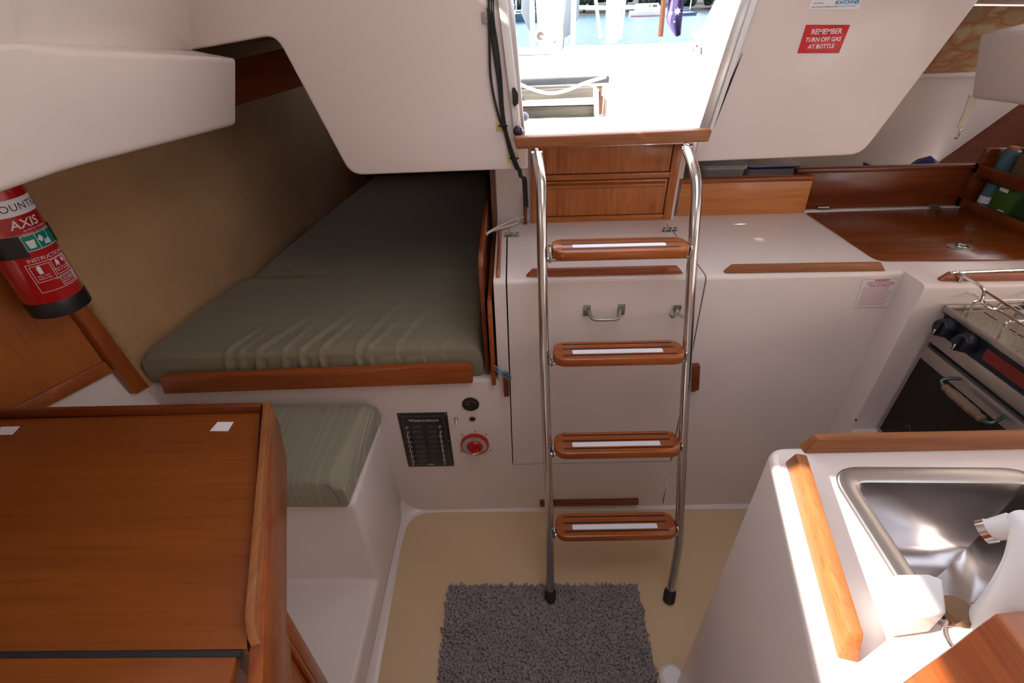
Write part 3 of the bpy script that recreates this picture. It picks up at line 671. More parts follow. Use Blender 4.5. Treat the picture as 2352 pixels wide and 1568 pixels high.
b = MB(); b.prism([A-n1*.02+V((0, 0, -.02)), B-n1*.02+V((0, 0, -.02)), Dd+V((0, 0, -.02)), Cc+V((0, 0, -.02))], (0, 0, -0.09)); b.build('tray', DKX, ct)
fz = ZD+0.001
F0 = B-d1*0.004; F1 = PZ(518, 1580, ZD)
b = MB(); b.prism([V((F0.x-0.008, F0.y-0.011, fz)), V((F1.x+0.03, F1.y-0.13, fz)), V((-1.15, F1.y-0.13, fz)), V((-1.15, Dd.y-0.009, fz))], (0, 0, -0.018)); b.build('front_flap', DSKX, ct, bevel=0.0015)
b = MB(); b.bar((B.x-0.004, B.y-0.006, ZD-0.001), (-1.15, Dd.y-0.004, ZD-0.001), 0.009, 0.007); b.build('hinge_gasket', RUBBER, ct, bevel=0.002)
for q in (((500, 969), (537, 969), (524, 990), (482, 990)), ((4, 980), (46, 979), (28, 998), (-22, 999))):
    b = MB(); b.prism([PZ(*p, ZD+0.0004) for p in q], (0, 0, 0.0006)); b.build('sticker', WSTK, ct)
# framed wooden partition below the table
pa, pb = V((-0.452, 0.463, 0)), V((-0.395, 0.315, 0)); pd = (pb-pa).normalized(); pn = V((-pd.y, pd.x, 0)); pn = pn if pn.x > 0 else -pn
pt = thing('locker_partition', 'framed wooden locker partition standing under the chart table', 'panel', (pa+pb)/2+V((0, 0, 0.105)))
def slab(name, s0, s1, z0, z1, off, th, m, bev=0.002):
    a, c = pa+pd*s0+pn*off, pa+pd*s1+pn*off
    b = MB(); b.prism([V((a.x, a.y, z0)), V((c.x, c.y, z0)), V((c.x, c.y, z1)), V((a.x, a.y, z1))], -pn*th); return b.build(name, m, pt, bevel=bev)
slab('stile', 0, 0.042, 0.107, 0.60, 0, 0.022, TKZ); slab('top_rail', 0.0425, 0.50, 0.555, 0.60, 0, 0.022, TWY)
slab('panel', 0.0425, 0.50, 0.107, 0.5545, -0.010, 0.008, TKZ); slab('moulding', 0.043, 0.054, 0.107, 0.554, -0.001, 0.009, TKZ); slab('moulding', 0.0545, 0.50, 0.540, 0.554, -0.001, 0.009, TWY)

# ================================================================== HULL PANEL, TRIMS, EXTINGUISHER
hp = thing('hull_panel', 'varnished wooden hull panel behind the fire extinguisher', 'panel', (-1.25, 0.8, 0.69))
def hull_strip(name, ys, z0, z1, o0, o1, m, bev=0.0):
    loops = []
    for y in ys:
        zs = [z0, (z0+z1)/2, z1]
        loops.append([hull_pt(y, z)+V((o1, 0, 0)) for z in zs]+[hull_pt(y, z)+V((o0, 0, 0)) for z in reversed(zs)])
    b = MB(); b.loft(loops); return b.build(name, m, hp, bevel=bev, ang=60)
hull_strip('veneer', [0.1, 0.3, 0.62, 0.862, 1.060], 0.702, 1.295, 0.001, 0.012, HVN)
hull_strip('bottom_trim', [0.1, 0.3, 0.62, 0.862, 1.06], 0.698, 0.735, 0.0125, 0.022, TKY, 0.002)
hull_strip('aft_trim', [1.061, 1.092], 0.615, 1.288, 0.002, 0.024, TKZ, 0.002)
# carpet pile along the cut edge
FUZZ = mat('carpet_fibre', (0.38, 0.24, 0.12), 0.95)
vv, ff = [], []
for k in range(2600):
    z = random.uniform(0.70, 1.30); p = hull_pt(1.102, z)+V((0.012+abs(random.gauss(0, .004)), random.uniform(-.006, .05)*random.random(), 0))
    d = V((random.gauss(.5, .5), random.gauss(-.45, .5), random.gauss(0, .6))).normalized()*random.uniform(.004, .012); s = d.cross(V((random.random(), random.random(), 1))).normalized()*0.0007
    o = len(vv); vv += [p-s, p+s, p+d]; ff.append((o, o+1, o+2))
b = MB(); b.add(vv, ff); fz_ = b.build('carpet_fringe', FUZZ, bpy.data.objects['wall_left_berth'], smooth=False); fz_['kind'] = 'stuff'

pp = hull_pt(0.98, 0.9); dn = V((hull_x(1.05)-hull_x(0.87), 0.18, 0)).normalized(); nn = V((dn.y, -dn.x, 0)); RE = 0.058
C0 = PP(142, 703, hull_pt(0.98, 0.80)+nn*(RE+0.028), nn); zb = C0.z-0.004
fe = thing('fire_extinguisher', 'red fire extinguisher strapped upright to the wooden hull panel', 'fire extinguisher', (C0.x, C0.y, zb))
ec = V((C0.x, C0.y, zb))
b = MB(); b.lathe([(RE*.97, 0.030), (RE, 0.034), (RE, 0.285), (RE*.93, 0.315), (RE*.70, 0.342), (RE*.36, 0.357), (0.018, 0.36), (0.018, 0.372)], ec, n=40); cyl_ = b.build('cylinder', REDP, fe, ang=60)
b = MB(); b.lathe([(RE*.90, 0), (RE*1.02, 0.004), (RE*1.03, 0.036), (RE*1.005, 0.040), (RE*.9, 0.040)], ec, n=40); b.build('base_skirt', BLACK, fe)
tocam = V((CAM.x-ec.x, CAM.y-ec.y, 0)).normalized(); th0 = math.atan2(tocam.y, tocam.x)
def cyl_band(name, z0, z1, a0, a1, m, parent, dr=0.0006, n=24):
    loops = []
    for k in range(n+1):
        a = th0+a0+(a1-a0)*k/n; c, s = math.cos(a), math.sin(a)
        loops.append([ec+V((c*r, s*r, z)) for r, z in ((RE, z0), (RE+dr, z0), (RE+dr, z1), (RE, z1))])
    b = MB(); b.loft(loops); return b.build(name, m, parent, ang=60)
def cyl_text(name, body, m, z, a, size, parent, **k):
    def f(co):
        an = th0+a+co.x/RE; r = RE+0.0009+max(0, co.z)*0.5; return ec+V((math.cos(an)*r, math.sin(an)*r, z+co.y))
    return text(name, body, m, None, size, parent, cyl=f, ext=0.0, **k)
INK = mat('black_ink', (0.02, 0.02, 0.02), 0.5); WPRINT = mat('white_print', (0.80, 0.78, 0.78), 0.5)
tape = cyl_band('white_tape', 0.235, 0.268, -1.6, 1.3, WSTK, cyl_)
cyl_text('tape_lettering', 'COUNTESS', INK, 0.251, 0.62, 0.0205, tape, spacing=1.1)
cyl_text('lettering', 'AXIS', WPRINT, 0.217, 0.42, 0.026, cyl_, shear=0.15, bold=0.0004)
cyl_text('small_print', 'by EXCEL POWER', WPRINT, 0.203, 0.66, 0.006, cyl_); cyl_text('small_print', 'STORED PRESSURE DRY POWDER', WPRINT, 0.196, 0.45, 0.0055, cyl_)
gb = cyl_band('green_label', 0.160, 0.193, 0.05, 1.25, GRN, cyl_)
for a0, a1 in ((0.03, 0.05), (0.46, 0.48), (0.90, 0.92)): cyl_band('label_line', 0.159, 0.194, a0, a1, WPRINT, gb, 0.0011, 3)
for z0 in (0.159, 0.1925): cyl_band('label_line', z0, z0+0.0012, 0.03, 1.25, WPRINT, gb, 0.0011, 16)
def cyl_shape(name, pts, z, a, m, parent):
    b = MB(); o = []
    for dr in (0.0005, 0.0013):
        o.append([ec+V((math.cos(th0+a+x/RE)*(RE+dr), math.sin(th0+a+x/RE)*(RE+dr), z+y)) for x, y in pts])
    b.loft(o); return b.build(name, m, parent)
cyl_shape('bin_symbol', [(-.006, -.010), (.005, -.010), (.008, .007), (-.008, .007)], 0.175, 0.25, WPRINT, gb)
cyl_shape('fuel_symbol', [(-.006, .000), (.000, -.007), (.006, .001), (.001, .009)], 0.179, 0.60, WPRINT, gb)
cyl_shape('flame_symbol', [(-.007, -.008), (.007, -.009), (.008, -.001), (.003, .004), (.0, -.002), (-.004, .003)], 0.173, 0.78, WPRINT, gb)
cyl_text('lettering', 'INSTRUCTIONS', WPRINT, 0.140, 0.52, 0.0115, cyl_)
def cyl_frame(z0, z1, a0, a1, parent):
    w = 0.0009
    for q in ((z0, z0+w, a0, a1), (z1-w, z1, a0, a1)): cyl_band('frame_line', q[0], q[1], q[2], q[3], WPRINT, parent, 0.0009, 14)
    for q in ((a0, a0+.014), (a1-.014, a1)): cyl_band('frame_line', z0, z1, q[0], q[1], WPRINT, parent, 0.0009, 2)
cyl_frame(0.066, 0.133, -0.30, 1.15, cyl_); cyl_frame(0.090, 0.128, -0.22, 0.40, cyl_); cyl_frame(0.096, 0.131, 0.46, 1.05, cyl_); cyl_frame(0.070, 0.092, 0.46, 1.08, cyl_)
cyl_shape('hand_symbol', [(-.003, -.008), (.004, -.008), (.004, .009), (.000, .011), (-.004, .006)], 0.116, 0.02, WPRINT, cyl_)
cyl_shape('figure_symbol', [(-.006, -.007), (-.002, -.002), (.001, -.008), (.003, .000), (.000, .009), (-.003, .008)], 0.120, 0.68, WPRINT, cyl_)
cyl_shape('flame_symbol', [(.0, -.005), (.004, -.003), (.002, .007), (-.002, .002)], 0.122, 0.90, WPRINT, cyl_)
for i, (tx, z, a) in enumerate((('PULL OUT', .103, .06), ('SAFETY PIN', .097, .06), ('PRESS TOP LEVER', .108, .74), ('AIM AT BASE', .103, .74), ('STAY BACK FROM FIRE', .088, .76), ('1A:20B:E', .082, .76), ('SERVICE DATE', .076, .76))): cyl_text('small_print', tx, WPRINT, z, a, 0.0085 if tx[0] == '1' else 0.0048, cyl_)
b = MB(); o = []
strap = cyl_band('strap', 0.150, 0.196, -2.6, 0.03, BLACK, fe, 0.0025, 30); cyl_band('strap_end', 0.158, 0.196, 1.25, 2.3, BLACK, fe, 0.0025, 12)
b = MB(); b.lathe([(0.017, 0.372), (0.020, 0.374), (0.020, 0.40), (0.012, 0.41)], ec, n=16); b.box((ec.x-0.012, ec.y-0.06, ec.z+0.405), (ec.x+0.012, ec.y+0.03, ec.z+0.418)); b.build('valve_head', BLACK, fe, bevel=0.001)
b = MB(); bk = ec-nn*(RE+0.010); b.obox(bk+V((0, 0, .175)), dn*0.022, nn*0.009, (0, 0, .10)); b.build('wall_bracket', BLACK, fe, bevel=0.002)

# ================================================================== BOARDS, ROPES AND CABLES BY THE BERTH
b = MB(); pr = [V((-0.098, 1.115, 0.722)), V((-0.098, 1.115, 0.97)), V((-0.098, 1.16, 0.985)), V((-0.098, 1.62, 1.01)), V((-0.098, 1.66, 0.99)), V((-0.098, 1.66, 0.722))]
pr = [V((p.x, p.y, p.z if p.z > .8 else 0.614)) for p in pr]
b.prism(rounded(pr, .012, 3), (0.012, 0, 0)); tag(b.build('lee_board', DKX, bevel=0.002), 'tall thin varnished board standing between berth cushion and engine casing', 'board')
b = MB(); pr = [V((-0.079, 1.082, 0.60)), V((-0.079, 1.082, 0.84)), V((-0.079, 1.10, 0.875)), V((-0.079, 1.46, 0.89)), V((-0.079, 1.46, 0.612)), V((-0.079, 1.098, 0.612)), V((-0.079, 1.098, 0.60))]
b.prism(pr, (0.012, 0, 0)); tag(b.build('lee_board', TKX, bevel=0.002), 'shorter varnished board leaning against the engine casing beside the berth', 'board')
ROPE = mat('cream_rope', (0.62, 0.52, 0.45), 0.9, var=0.5, vscale=420)
BCORD = mat('blue_cord', (0.10, 0.22, 0.34), 0.9, var=0.9, vscale=420)
hk_ = PY(1206, 500, 1.50)
def rp(pts): return smooth_path([PY(x, y, d) for x, y, d in pts], 6)
b = MB(); b.tube(rp([(1104, 560, 1.34), (1110, 548, 1.34), (1122, 534, 1.36), (1150, 518, 1.42), (1183, 502, 1.48), (1190, 506, 1.485), (1184, 513, 1.48), (1150, 524, 1.42), (1118, 536, 1.36), (1112, 560, 1.33)]), 0.0040, 8); tag(b.build('rope_loop', ROPE), 'cream cord loop hooked between berth board and cabinet', 'rope')
b = MB(); b.tube(rp([(1188, 505, 1.487), (1200, 499, 1.49), (1208, 496, 1.494), (1211, 503, 1.497)]), 0.0016, 8); b.obox(PY(1212, 500, 1.497), (0.004, 0, 0), (0, 0.002, 0), (0, 0, 0.012)); tag(b.build('wire_hook', CHROME), 'small wire hook on the cabinet stile holding the cord', 'hook')
b = MB(); p = PY(1206, 452, 1.495); q = PY(1207, 520, 1.495); b.bar((p.x, p.y, p.z), (q.x, q.y, ZT), 0.012, 0.014, up=(0, 1, 0)); tag(b.build('wooden_peg', DKX, bevel=0.003), 'dark upright wooden peg left of the drawer cabinet', 'peg')
b = MB(); b.tube(rp([(1134, 838, 1.084), (1146, 848, 1.080), (1157, 858, 1.077), (1168, 861, 1.078), (1173, 868, 1.085), (1162, 866, 1.078), (1150, 860, 1.078), (1136, 846, 1.084), (1134, 838, 1.084)]), 0.0022, 7)
b.ball(PY(1160, 855, 1.074), 0.006, 8, (1.3, .8, .9)); tag(b.build('cord_lashing', BCORD), 'short blue flecked cord knotted on the wooden block', 'cord')
b = MB(); cp = PY(1118, 40, YP); b.obox(cp+V((0, -.004, 0)), (.010, 0, 0), (0, .004, 0), (0, 0, .011)); tag(b.build('cable_clip', BRONZE, bevel=0.001), 'small grey cable clip on the companionway bulkhead', 'clip')
yc = YP-0.006
CABS = [([(1126, -60), (1127, 0), (1129, 60), (1136, 120), (1146, 190), (1152, 250), (1160, 300), (1172, 345), (1188, 386), (1194, 392)], .0042, 'thick black cable running down the left side of the companionway'),
        ([(1119, -60), (1121, 20), (1124, 80), (1126, 160), (1133, 215), (1148, 275), (1160, 305), (1170, 345), (1184, 384), (1191, 392)], .0030, 'thin black cable bowed away from the companionway frame'),
        ([(1131, -60), (1132, 0), (1134, 50), (1143, 110), (1151, 180), (1155, 245), (1163, 300), (1176, 345), (1191, 384), (1196, 391)], .0030, 'middle black cable in the bundle beside the companionway')]
for i, (pts, r, lab) in enumerate(CABS):
    q = [PY(x, y, yc-0.001*i) for x, y in pts]; e = q[-1]
    q += [V((e.x+.004, YP+0.03, 1.115)), V((0.026+.004*i, 1.44, 1.09)), V((0.030+.004*i, 1.485, 1.02)), V((0.032+.004*i, 1.488, 0.99))]
    b = MB(); b.tube(smooth_path(q, 5), r, 8); tag(b.build('electric_cable', RUBBER), lab, 'cable', 'cables beside the companionway')
TAPE = mat('yellowed_tape', (0.70, 0.58, 0.22), 0.5)
for px, py, lab in ((1150, 288, 'upper yellowed cable tie mount on the bulkhead'), (1176, 362, 'lower yellowed cable tie mount near the sill')):
    c = PY(px, py, YP); b = MB(); b.obox(c+V((.002, -.0015, 0)), (.013, 0, 0), (0, .0015, 0), (0, 0, .012)); t = thing('tie_mount', lab, 'cable tie', c); b.build('pad', TAPE, t, bevel=.0006)
    b = MB(); b.tube([c+V((.006+.012*math.cos(a*math.pi/6), -.008+.008*math.sin(a*math.pi/6), 0)) for a in range(12)], .0016, 6, closed=True); b.build('tie', BLACK, t)

# ================================================================== COOKER
XF = 1.055; y0, y1 = 0.57, 1.018
ck = thing('cooker', 'gimballed stainless galley cooker with black oven door and pan rack', 'cooker', (1.28, 0.8, 0.452))
ENAM = mat('worn_enamel', (0.42, 0.37, 0.33), 0.30, metal=0.8, var=0.15, vscale=30)
GRIME = mat('speckled_hob', (0.30, 0.28, 0.22), 0.30, metal=0.75, var=0.75, vscale=170)
KNOB = mat('knob_black', (0.010, 0.011, 0.018), 0.35, spec=.3)
VERD = mat('verdigris_chrome', (0.09, 0.14, 0.13), 0.3, metal=0.8, var=0.4, vscale=60)
GRIPW = wood('weathered_grip', (0.13, 0.075, 0.045), (0.24, 0.15, 0.09), 'Y', scale=2, rough=0.75, coat=0)
b = MB(); b.box((XF+0.012, y0, 0.4535), (1.48, y1, 0.8615)); b.build('body', BLACK, ck)
b = MB(); b.box((XF-0.001, y1-0.010, 0.456), (XF+0.02, y1, 0.858)); b.build('side_flange', ENAM, ck, bevel=0.001)
tr = MB(); tr.box((XF-0.002, y0, 0.862), (1.49, y1+0.001, 0.868)); hob = tr.build('hob_tray', GRIME, ck)
for nm, lo, hi in (('front_lip', (XF-0.006, y0, 0.864), (XF-0.0022, y1, 0.880)), ('aft_lip', (XF-0.003, y1-0.006, 0.8685), (1.49, y1, 0.880))):
    b = MB(); b.box(lo, hi); b.build(nm, ENAM, hob, bevel=0.0012)
for k, (px, py) in enumerate(((2205, 690), (2235, 716), (2275, 745), (2310, 772))):
    c = PZ(px+18, py-6, 0.868); b = MB(); b.box((c.x-0.002, c.y-0.0015, 0.868), (c.x+0.05, c.y+0.0015, 0.8693)); b.build('pressed_rib', GRIME, hob, bevel=0.0005)
for px, py in ((2275, 726), (2335, 765)):
    c = PZ(px, py, 0.868); b = MB(); b.box((c.x-0.0015, c.y-0.018, 0.868), (c.x+0.0015, c.y+0.018, 0.8685)); b.build('vent_slot', GAP, hob)
c = PZ(2352, 700, 0.868); BURN = mat('burner_cap', (0.16, 0.05, 0.04), 0.4, metal=.3)
b = MB(); b.lathe([(0.045, 0), (0.048, 0.006), (0.040, 0.016), (0.02, 0.018), (0.0, 0.018)], (c.x+0.03, c.y-0.02, 0.868), n=28); bn = b.build('burner', BURN, hob)
b = MB(); b.lathe([(0.058, 0), (0.060, 0.002), (0.052, 0.003), (0.050, 0)], (c.x+0.03, c.y-0.02, 0.868), n=28); b.build('burner_ring', STEEL, hob)
c = PZ(2345, 735, 0.868); b = MB(); b.lathe([(0.016, 0), (0.016, 0.012), (0.012, 0.015), (0, 0.015)], (c.x+0.012, c.y+0.01, 0.868), n=20); b.build('burner_cup', ALU, hob)
b = MB(); b.box((XF-0.002, y0, 0.8125), (XF+0.011, y1-0.011, 0.8615)); cp = b.build('control_panel', KNOB, ck)
for px, py in ((2172, 738), (2217, 776), (2420, 930)):
    q = PX(px, py, XF-0.020); zc = 0.838; yk = q.y
    b = MB(); b.lathe([(0.025, 0), (0.025, 0.006), (0.0215, 0.022), (0.019, 0.026), (0, 0.026)], (XF-0.002, yk, zc), axis=(-1, 0, 0), n=28); b.obox((XF-0.028, yk, zc), (0.006, 0, 0), (0, 0.005, 0.0), (0, 0, 0.019)); kb = b.build('knob', KNOB, ck, bevel=0.0006)
    b = MB(); b.prism([V((XF-0.0345, yk+0.002, zc-0.004)), V((XF-0.0345, yk-0.002, zc-0.004)), V((XF-0.0345, yk, zc-0.019))], (0.001, 0, 0)); b.build('pointer', WPRINT, kb)
b = MB(); b.prism(rounded([V((XF-0.0025, 0.872, 0.8245)), V((XF-0.0025, 0.762, 0.8245)), V((XF-0.0025, 0.762, 0.8515)), V((XF-0.0025, 0.872, 0.8515))], .004, 3), (-0.0015, 0, 0)); bd = b.build('badge', mat('badge_red', (0.16, 0.008, 0.006), 0.4), ck)
GOLD = mat('faint_gold', (0.24, 0.06, 0.02), 0.35, metal=.4)
text('badge_lettering', 'MARINE', GOLD, frame((XF-0.0045, 0.812, 0.8445), (0, -1, 0), (0, 0, 1)), 0.0105, bd); text('badge_lettering', 'Princess', GOLD, frame((XF-0.0045, 0.817, 0.8315), (0, -1, 0), (0, 0, 1)), 0.014, bd, shear=0.3)
b = MB(); b.box((XF-0.005, y0, 0.7790), (XF+0.011, y1-0.011, 0.8120)); b.build('front_rail', ENAM, ck, bevel=0.002)
b = MB(); b.box((XF-0.004, y0, 0.7275), (XF+0.0115, y1-0.011, 0.7635)); dr = b.build('oven_door', ENAM, ck, bevel=0.0015)
b = MB(); b.box((XF-0.003, y0, 0.470), (XF+0.011, y1-0.011, 0.727)); b.build('door_glass', BLKGLOSS, dr)
b = MB(); b.box((XF-0.004, y0, 0.4555), (XF+0.011, y1-0.011, 0.4695)); b.build('door_sill', ENAM, dr)
c = PX(2085, 985, XF-0.004)
b = MB(); b.tube([V((XF-0.004, c.y+0.008*math.cos(a*math.pi/8), c.z+0.011*math.sin(a*math.pi/8))) for a in range(12)], 0.0008, 5); b.build('maker_mark', mat('grey_print', (0.12, .11, .11), .4), dr)
zh, ya, yb_ = 0.738, 0.897, 0.752
for q in ((ya, 0.022), (yb_, -0.022)):
    b = MB(); b.tube(smooth_path([V((XF-0.004, q[0]-q[1]*0.4, zh+0.014)), V((XF-0.020, q[0]-q[1]*0.1, zh+0.010)), V((XF-0.034, q[0], zh+0.002)), V((XF-0.036, q[0]-q[1]*0.6, zh-0.004))], 5), 0.0042, 10); b.build('handle_arm', VERD, dr)
prof = [(0.006, 0), (0.009, 0.003), (0.0095, 0.010), (0.0075, 0.014), (0.010, 0.018), (0.0115, 0.035), (0.0105, 0.05), (0.0115, 0.056), (0.0105, 0.062), (0.0115, 0.08), (0.010, 0.098), (0.0075, 0.102), (0.0095, 0.107), (0.009, 0.113), (0.006, 0.116)]
b = MB(); b.lathe(prof, (XF-0.036, ya-0.014, zh-0.004), axis=(0, -1, 0), n=18); b.build('handle_grip', GRIPW, dr)
# pan rack rods
zu, zg = 0.962, 0.906
def zp(x, y, z): return PZ(x, y, z)
rods = [([zp(2352, 618, zu)+V((.08, 0, 0)), zp(2205, 625, zu), zp(2201, 626, zu), zp(2215, 634, zu), zp(2252, 657, zu), zp(2260, 668, .952), zp(2258, 680, .93), zp(2254, 692, .912), zp(2275, 708, .910), zp(2288, 706, .912), zp(2302, 694, .928)], .0034),
        ([zp(2262, 668, .954), zp(2310, 698, .954), zp(2370, 735, .954)], .0030),
        ([zp(2214, 628, zu-.002), zp(2203, 650, .93), zp(2190, 682, .89), zp(2184, 696, .870)], .0034),
        ([zp(2188, 684, .885), zp(2198, 668, .903), zp(2212, 666, zg), zp(2338, 660, zg), zp(2400, 658, zg)], .0028),
        ([zp(2212, 664, zg+.004), zp(2290, 710, zg+.004), zp(2380, 765, zg+.004)], .0028),
        ([zp(2337, 660, zg+.004), zp(2400, 690, zg+.004)], .0028),
        ([zp(2227, 714, .870), zp(2236, 698, .893), zp(2250, 690, zg), zp(2330, 688, zg), zp(2400, 686, zg)], .0028),
        ([zp(2299, 766, .870), zp(2307, 750, .893), zp(2322, 738, zg), zp(2400, 736, zg)], .0028)]
for i, (p, r) in enumerate(rods):
    b = MB(); b.tube(smooth_path(p, 5), r, 8); b.build('rack_rod', CHROME, ck)

# ================================================================== SINK, TAP, COUNTER FITTINGS
inn = inset(SINK, 0.030); sk = thing('sink', 'stainless steel sink bowl set in the sunlit white galley top', 'sink', (0.65, 0.36, 0.74))
b = MB(); b.loft([atz(SINK, ZS+0.0005), atz(inset(SINK, .001), ZS+.003), atz(inset(SINK, .004), ZS+.0042), atz(inset(SINK, .024), ZS+.0036), atz(inset(SINK, .029), ZS+.0005)], True, False, False); b.build('rim', BRUSH, sk, ang=60)
b = MB(); b.loft([atz(inset(SINK, .029), ZS+.0005), atz(inn, ZS-.004), atz(inset(SINK, .033), ZS-.03), atz(inset(SINK, .038), ZS-.10), atz(inset(SINK, .045), ZS-.135), atz(inset(SINK, .056), ZS-.150), atz(inset(SINK, .075), ZS-.155), atz(inset(SINK, .10), ZS-.156)], True, False, True); b.build('bowl', mat('bowl_steel', (0.58, 0.54, 0.53), 0.24, metal=1.0, bump=0.25, bscale=14, var=.08, vscale=20), sk, ang=80)
cb = sum(inset(SINK, .1), V((0, 0, 0)))/len(SINK)
b = MB(); b.lathe([(0.024, 0), (0.022, 0.003), (0.012, 0.0015), (0.0, 0.001)], (cb.x, cb.y, ZS-.1558), n=24); b.build('drain', CHROME, sk)
# galley fiddles
p, q = PZ(1846, 1041, ZS), PZ(2600, 1026, ZS)
tag(fiddle('fiddle_rail', (V((p.x, 0.533, 0)), V((1.15, 0.533, 0))), ZS, 0.020, 0.030, TWX, taper=0.016, bevel=0.003), 'worn wooden fiddle rail along the back of the sink top', 'rail')
a_, b_ = PZ(1805, 1066, ZS), PZ(1930, 1540, ZS)
dd = (a_-b_).normalized(); tf = thing('fiddle_rail', 'sunlit wooden fiddle rail beside the sink with round plugs', 'rail', ((a_+b_)/2))
fiddle('rail', (b_+V((.024, .006, 0)), a_+V((.022, 0, 0))), ZS, 0.022, 0.036, TWY, tf, taper=0.014, bevel=0.003)
for t in (0.16, 0.62):
    c = b_+(a_-b_)*(t+.03)+V((.0105, 0, 0)); s = MB(); s.lathe([(0.0045, 0.02), (0.0045, 0.0365), (0.0, 0.0367)], (c.x, c.y, ZS), n=16); s.build('plug', TWX, tf)
# tap
tp = thing('galley_tap', 'white plastic curved galley tap beside the sink', 'tap', PZ(2262, 1450, ZS))
base = PZ(2262, 1448, ZS)
b = MB(); pth = smooth_path([base, base+V((.006, .008, .045)), base+V((.018, .026, .085)), base+V((.030, .050, .108)), base+V((.036, .068, .108))], 6)
b.tube(pth, [0.026-0.008*min(1, i/(len(pth)-1)*1.2) for i in range(len(pth)-1)]+[0.012], 18, flat=0.8); b.build('body', WPL, tp)
e = pth[-4]; b = MB(); b.tube([e+V((-.004, .004, -.004)), e+V((-.016, .010, -.022))], [0.014, 0.012], 16); sp = b.build('spout', WPL, tp)
b = MB(); b.tube([e+V((-.0160, .010, -.022)), e+V((-.0205, .0122, -.0288))], 0.0135, 16); b.build('aerator_ring', CHROME, sp)
# white block over the rim, plug and bead chain
q = [PZ(2050, 1322, .945), PZ(2128, 1320, .945), PZ(2163, 1333, .945), PZ(2172, 1412, .945), PZ(2075, 1425, .945)]
b = MB(); b.prism([V((p.x, p.y, ZS+.0045)) for p in q], (0, 0, .045)); tag(b.build('soap_block', WPL, bevel=.004, seg=3), 'white sunlit soap block standing at the sink corner', 'block')
c = PZ(2195, 1408, ZS+0.004); b = MB(); b.lathe([(0.017, 0), (0.019, 0.004), (0.016, 0.009), (0.006, 0.010), (0, 0.010)], (c.x, c.y, ZS+.0045), n=22); tag(b.build('sink_plug', mat('brown_rubber', (0.20, 0.11, 0.05), 0.6)), 'small round brown sink plug beside the white block', 'plug')
def chain(pts, lab):
    P = smooth_path([PZ(x, y, z) for x, y, z in pts], 14); L = []; R_ = []
    for i in range(len(P)-1):
        for k in range(3): L.append(P[i]+(P[i+1]-P[i])*(k/3)); 
    for i in range(len(L)): R_.append(0.0008+0.0013*abs(math.sin(i*math.pi/4)))
    b = MB(); b.tube(L, R_, 6); return tag(b.build('bead_chain', CHROME), lab, 'chain')
chain([(2178, 1420, .904), (2168, 1440, .904), (2171, 1462, .904), (2182, 1480, .904), (2192, 1492, .904)], 'bead chain looping over the white counter near the block')
chain([(2192, 1412, .912), (2205, 1402, .908), (2222, 1425, .904), (2240, 1450, .904)], 'bead chain from the brown plug to the tap base')
# wooden post end
P1, P2 = PZ(2290, 1406, 1.0), PZ(2066, 1572, 1.0); P4 = PZ(2430, 1592, 1.0)
pts = [P1, P2, P2+V((.10, -.10, 0)), P4, PZ(2352, 1399, .968), PZ(2480, 1500, .95), P2+V((.14, -.08, -.03))]
pts += [V((p.x, p.y, ZS+.001)) for p in pts]
bm = bmesh.new(); vs = [bm.verts.new(p) for p in pts]; g = bmesh.ops.convex_hull(bm, input=vs); bmesh.ops.delete(bm, geom=list(set(g['geom_interior']+g['geom_unused'])), context='VERTS')
bmesh.ops.recalc_face_normals(bm, faces=bm.faces); es = [x for x in bm.edges if len(x.link_faces) == 2 and x.calc_face_angle(0) > R(25)]; bmesh.ops.bevel(bm, geom=es, offset=.003, segments=2, profile=.5, affect='EDGES', clamp_overlap=True)
tag(finish(bm, 'wooden_post', TKY), 'varnished wooden post end standing on the sink counter', 'post')

# ================================================================== SHELVES AND STORES BEHIND THE GALLEY
sh = thing('galley_shelf', 'dark two-tier wooden shelf rack at the end of the ice box', 'shelf', (1.55, 1.35, ZT))
for z in (ZT+.001, 1.034):
    b = MB(); b.box((1.462, 1.02, z), (1.62, 1.563, z+.010)); b.build('board', DKX, sh)
for z in (ZT+.001, 1.040):
    b = MB(); b.box((1.458, 1.02, z), (1.470, 1.563, z+.030)); b.build('lip', DKX, sh, bevel=.002)
b = MB(); b.box((1.458, 1.545, ZT+.001), (1.62, 1.563, 1.115)); b.build('end_panel', DKX, sh, bevel=.002)
b = MB(); b.box((1.612, 1.02, ZT+.001), (1.62, 1.545, 1.13)); b.build('back_panel', DKX, sh)
def can(name, x, y, z, r, h, m, capm, lab, cat, lbl=None):
    t = thing(name, lab, cat, (x, y, z))
    b = MB(); b.lathe([(r*.95, 0), (r, .003), (r, h*.86), (r*.8, h*.9), (r*.55, h*.92)], (x, y, z), n=22); bo = b.build('body', m, t, ang=50)
    b = MB(); b.lathe([(r*.62, h*.86), (r*.62, h*.985), (r*.55, h), (0, h)], (x, y, z), n=18); b.build('cap', capm, t)
    if lbl:
        b = MB(); b.lathe([(r+.0002, h*.18), (r+.0006, h*.18), (r+.0006, h*.42), (r+.0002, h*.42)], (x, y, z), n=22); b.build('label_band', lbl, bo)
    return t
TEAL = mat('teal_paint', (0.08, 0.18, 0.22), .4); GREENB = mat('green_carton', (0.05, 0.13, 0.02), .5); ORNG = mat('orange_jar', (0.42, 0.15, 0.05), .4); KRAFT = mat('brown_carton', (0.16, 0.10, 0.05), .7); PINK = mat('pink_pack', (0.45, 0.10, 0.16), .5)
can('spray_can', 1.507, 1.512, ZT+.0115, .022, .088, TEAL, WPL, 'teal spray can at the far end of the lower galley shelf', 'can', WSTK)
can('orange_jar', 1.500, 1.508, 1.0445, .022, .085, TEAL, ORNG, 'jar with orange lid on the upper galley shelf', 'jar')
